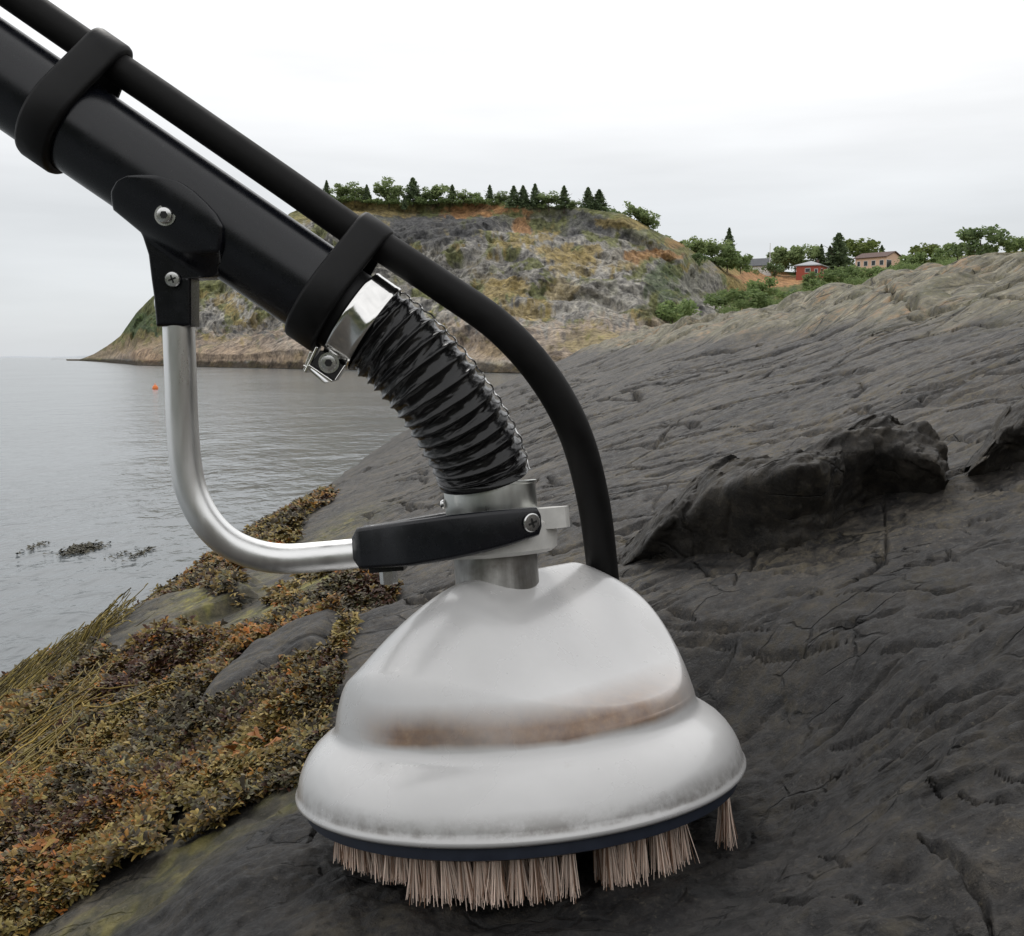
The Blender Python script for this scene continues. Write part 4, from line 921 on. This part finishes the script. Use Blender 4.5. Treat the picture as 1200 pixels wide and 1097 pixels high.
# --- pipe
PA, PB = P(-1500, 86 - .686 * 1500), P(396, 86 + .686 * 396)
u_ = (PB - PA).normalized(); n_ = Vector((0, -1, 0)).cross(u_); n_ = n_ if n_.z > 0 else -n_
RP = .0412
MP = Matrix((( u_.x, n_.x, 0, 0), (u_.y, n_.y, -1, 0), (u_.z, n_.z, 0, 0), (0, 0, 0, 1)))   # pipe frame: x along, y up across, z to the viewer
def PF(s, n, w=0.): return PB + u_ * s + n_ * n + Vector((0, -w, 0))
mkM = lambda s, n=0, w=0: Matrix.Translation(PF(s, n, w)) @ MP
def pipe_lathe(m, prof, k=64, mi=0, caps=True):      # prof: radius, along-axis
    m.rings([[PF(s, r * math.cos(2 * math.pi * i / k), r * math.sin(2 * math.pi * i / k)) for i in range(k)] for r, s in prof], mi, caps)
Lp = (PB - PA).length
m = MB(); pipe_lathe(m, [(RP, -Lp)] + [(RP, -Lp + Lp * q / 30) for q in range(1, 30)] + [(RP, -.003), (RP - .003, 0)]); m.obj('suction_pipe', M_BLACK, root)
m = MB(); pipe_lathe(m, [(.0385, -.03), (.0385, .012), (.0405, .014), (.0405, .03)]); m.obj('pipe_collar', M_RUB, root)
# --- flexible hose
def PX(px, py): return P(px, py)
cl = catmull([PX(432, 382), PX(453, 398), PX(477, 419), PX(509, 455), P(536, 493, 1.006), P(555, 526, 1.014), P(564, 548, 1.020), P(567, 561, 1.022)], 40)
T, Nn = frames(cl); nsec = len(cl); kk = 112
arc = np.concatenate([[0], np.cumsum([(cl[i + 1] - cl[i]).length for i in range(nsec - 1)])]); ua = arc / arc[-1]
TURN = 15; Vh = np.zeros((nsec, kk, 3))
for i in range(nsec):
    b = T[i].cross(Nn[i]); a = np.arange(kk) * 2 * math.pi / kk
    ph = ua[i] * TURN + a / (2 * math.pi); s = ph - np.floor(ph)
    rad = .0418 + .0016 * ua[i]
    sag = np.abs(np.sin(math.pi * s)) ** .75
    cr = np.stack([np.cos(a), np.sin(a)], -1)
    wr = fbm(cr[:, 0] * 1.1 + 3, cr[:, 1] * 1.1, np.full(kk, ua[i] * 30.) + a * 1.5 * np.sign(np.pi - a), 4, .6); wr2 = 1 - np.abs(perlin(cr[:, 0] * 1.7 + ua[i] * 5, cr[:, 1] * 1.7, ua[i] * 44 + 2.2 * cr[:, 0])) * 2
    r_ = rad + .0006 - .0046 * sag + sag * (.0011 * wr + .0010 * wr2)
    fade = min(1, min(ua[i], 1 - ua[i]) / .03); r_ = r_ * fade + (1 - fade) * (rad - .001)
    Vh[i] = np.array(cl[i]) + r_[:, None] * (np.cos(a)[:, None] * np.array(Nn[i]) + np.sin(a)[:, None] * np.array(b))
flex = build('flexible_hose', Vh, grid_faces(nsec, kk, True), M_VIN, root)
seam = []
for i in range(0, nsec, 3):
    o_ = T[i].cross(Vector((0, -1, 0))).normalized()
    if o_.x < 0: o_ = -o_
    ph = ua[i] * TURN * 2 * math.pi
    seam.append(cl[i] + o_ * (.0418 + .0016 * ua[i] + .0004 + .0009 * math.cos(ph)) + Vector((0, -.0050 + .0022 * math.sin(ph), 0)))
m = MB(); m.rings(tube_rings(catmull(seam[3:-3], 2), .0008, 6)); m.obj('seam_wire', M_SCR, flex)
# --- band clamp
m = MB(); pipe_lathe(m, [(.0425, .014), (.0440, .0144), (.0445, .016), (.0441, .018), (.0441, .0355), (.0445, .0375), (.0440, .0395), (.0425, .040)], 96, 0, False); band_ = m.obj('band_clamp', M_CHR, root)
m = MB()
bw = Matrix.Translation(PF(.0250, -.0480, .012)) @ MP
m.box((0, 0, 0), (.0125, .0075, .011), bw, 1); m.box((-.0150, -.002, .003), (.0012, .0125, .009), bw @ Matrix.Rotation(R(8), 4, 'Z')); m.box((-.0005, -.0090, .004), (.0125, .0009, .012), bw); m.box((.0132, .001, .005), (.0007, .008, .0075), bw)
m.box((-.004, -.0135, .003), (.0125, .0008, .008), bw @ Matrix.Rotation(R(-5), 4, 'Z')); m.box((-.018, -.003, .002), (.0010, .009, .008), bw @ Matrix.Rotation(R(14), 4, 'Z'))
bb = m.obj('clamp_buckle', [M_CHR, M_DK], band_, smooth=False)
mod = bb.modifiers.new('bevel', 'BEVEL'); mod.width = .0006; mod.segments = 2
screw('screw', Matrix.Translation(PF(.0250, -.0455, .0232)) @ FACE, .0072, 'hex', bb)
# --- straps round pipe and hose
HN, HRAD = .0628, .0141
def strap(s0, wdt):
    t = .0065; prof = [(-.5, 0), (-.5, .55), (-.46, .85), (-.38, 1), (.38, 1), (.46, .85), (.5, .55), (.5, 0)]
    rs = []; ph = np.linspace(0, 2 * math.pi, 120, endpoint=False)
    for a, b in prof + [prof[0]]:
        ring = []
        for f in ph:
            r1, r2 = RP + .0006 + b * t, HRAD + .0006 + b * t
            c_, s_ = math.cos(f), math.sin(f)
            if s_ * HN + r2 > r1: ring.append(PF(s0 + a * wdt, HN + r2 * s_, r2 * c_))
            else: ring.append(PF(s0 + a * wdt, r1 * s_, r1 * c_))
        rs.append(ring)
    m = MB(); m.rings(rs, caps=False); return m.obj('hose_strap', M_RUB, root, ang=60)
def s_of(px, py): return (P(px, py) - PB).dot(u_)
strap(s_of(88, 122), .033); strap(s_of(397, 332), .031)
# --- thin hose
hp = [PF(-1.45, HN), PF(-1.0, HN), PF(-.6, HN), PF(s_of(-60, 30), HN), PF(s_of(88, 122), HN), PF(s_of(160, 175), HN + .0005), PF(s_of(300, 270), HN + .0005), PF(s_of(380, 322), HN)]
hp += [P(446, 288), P(520, 337), P(586, 384), P(638, 442, 1.005), P(674, 508, 1.02), P(695, 585, 1.06), P(706, 668, 1.115), P(709, 715, 1.13)]
cp_ = catmull(hp, 14); m = MB(); m.rings(tube_rings(cp_, [HRAD + .0022 * min(1, max(0, (i - len(cp_) * .5) / (len(cp_) * .45))) for i in range(len(cp_))], 36)); m.obj('water_hose', M_HOSE, root)
# --- handle bracket
out_l = [(214,188),(216,168),(221,156),(232,147),(250,143),(262,157),(275,172),(300,180),(330,183.5),(348,186),(370,188),(383,189)]
out_r = [(214,190),(216,206),(222,228),(232,243),(246,258),(258,269),(272,277),(290,276),(312,270),(326,262),(327.5,229),(383,229)]
nr, nc = 90, 30; zz = np.linspace(214, 383, nr)
xl = np.interp(zz, [p[0] for p in out_l], [p[1] for p in out_l]); xr = np.interp(zz, [p[0] for p in out_r], [p[1] for p in out_r])
VV = []
for sgn in (1, -1):
    for i in range(nr):
        for j in range(nc):
            t = .5 - .5 * math.cos(math.pi * j / (nc - 1)); p = P(xl[i] + (xr[i] - xl[i]) * t, zz[i]); s, nn = (p - PB).dot(u_), (p - PB).dot(n_)
            wd = math.sqrt(max((RP + .006) ** 2 - nn * nn, 0)); nd = .0155
            w = max(wd, nd)
            w = nd + (.5 * (wd + nd + math.sqrt((wd - nd) ** 2 + .00004)) - nd) * (1 - min(1, max(0, (zz[i] - 300) / 40)))
            e = min(t, 1 - t) * (xr[i] - xl[i]) * S; ez = min(e, (zz[i] - 214) * S, (383 - zz[i]) * S); rr_ = .003
            drop = rr_ - math.sqrt(max(rr_ ** 2 - (rr_ - min(ez, rr_)) ** 2, 0)); VV.append(tuple(p + Vector((0, -sgn * (w - drop), 0))))
g1 = grid_faces(nr, nc); g2 = g1[:, ::-1] + nr * nc; fs = [tuple(f) for f in g1] + [tuple(f) for f in g2]; NN = nr * nc
for i in range(nr - 1):
    for j, fl in ((0, 1), (nc - 1, 0)):
        q = (i * nc + j, (i + 1) * nc + j, NN + (i + 1) * nc + j, NN + i * nc + j); fs.append(q if fl else q[::-1])
for i in (0, nr - 1):
    for j in range(nc - 1):
        q = (i * nc + j, i * nc + j + 1, NN + i * nc + j + 1, NN + i * nc + j); fs.append(q)
m = MB(); m.add(VV, fs); brk = m.obj('handle_bracket', M_BLACK, root, ang=55)
def wfront(px, py):
    p = P(px, py); nn = (p - PB).dot(n_); return max(math.sqrt(max((RP + .006) ** 2 - nn * nn, 0)), .0155)
screw('bolt', Matrix.Translation(P(212, 260) + Vector((0, -wfront(212, 260) - .0012, 0))) @ FACE, .0070, 'hex', brk, .004)
screw('screw', Matrix.Translation(P(210, 329) + Vector((0, -.0185, 0))) @ FACE, .0068, 'cross', brk)
screw('screw', Matrix.Translation(P(187, 356)) @ Matrix.Rotation(R(-90), 4, 'Y'), .0085, 'cross', brk, .003)
m = MB(); cb = Matrix.Translation(PF(s_of(400, 300), .050, .0)) @ MP; m.box((0, 0, 0), (.003, .010, .006), cb); m.box((.004, .009, 0), (.006, .0012, .006), cb); m.obj('hose_clip', M_SCR, root, smooth=False)
# --- bent handle
hh = [P(209, 372), P(210, 400), P(212, 450), P(214, 500), P(218, 545), P(226, 580), P(243, 612), P(268, 636, 1.004), P(300, 650, 1.009), P(335, 655, 1.015), P(380, 652, 1.020), P(424, 648, 1.022), P(440, 647, 1.022)]
m = MB(); m.rings(tube_rings(catmull(hh, 10), .0142, 40)); m.obj('handle', M_ALU, root)
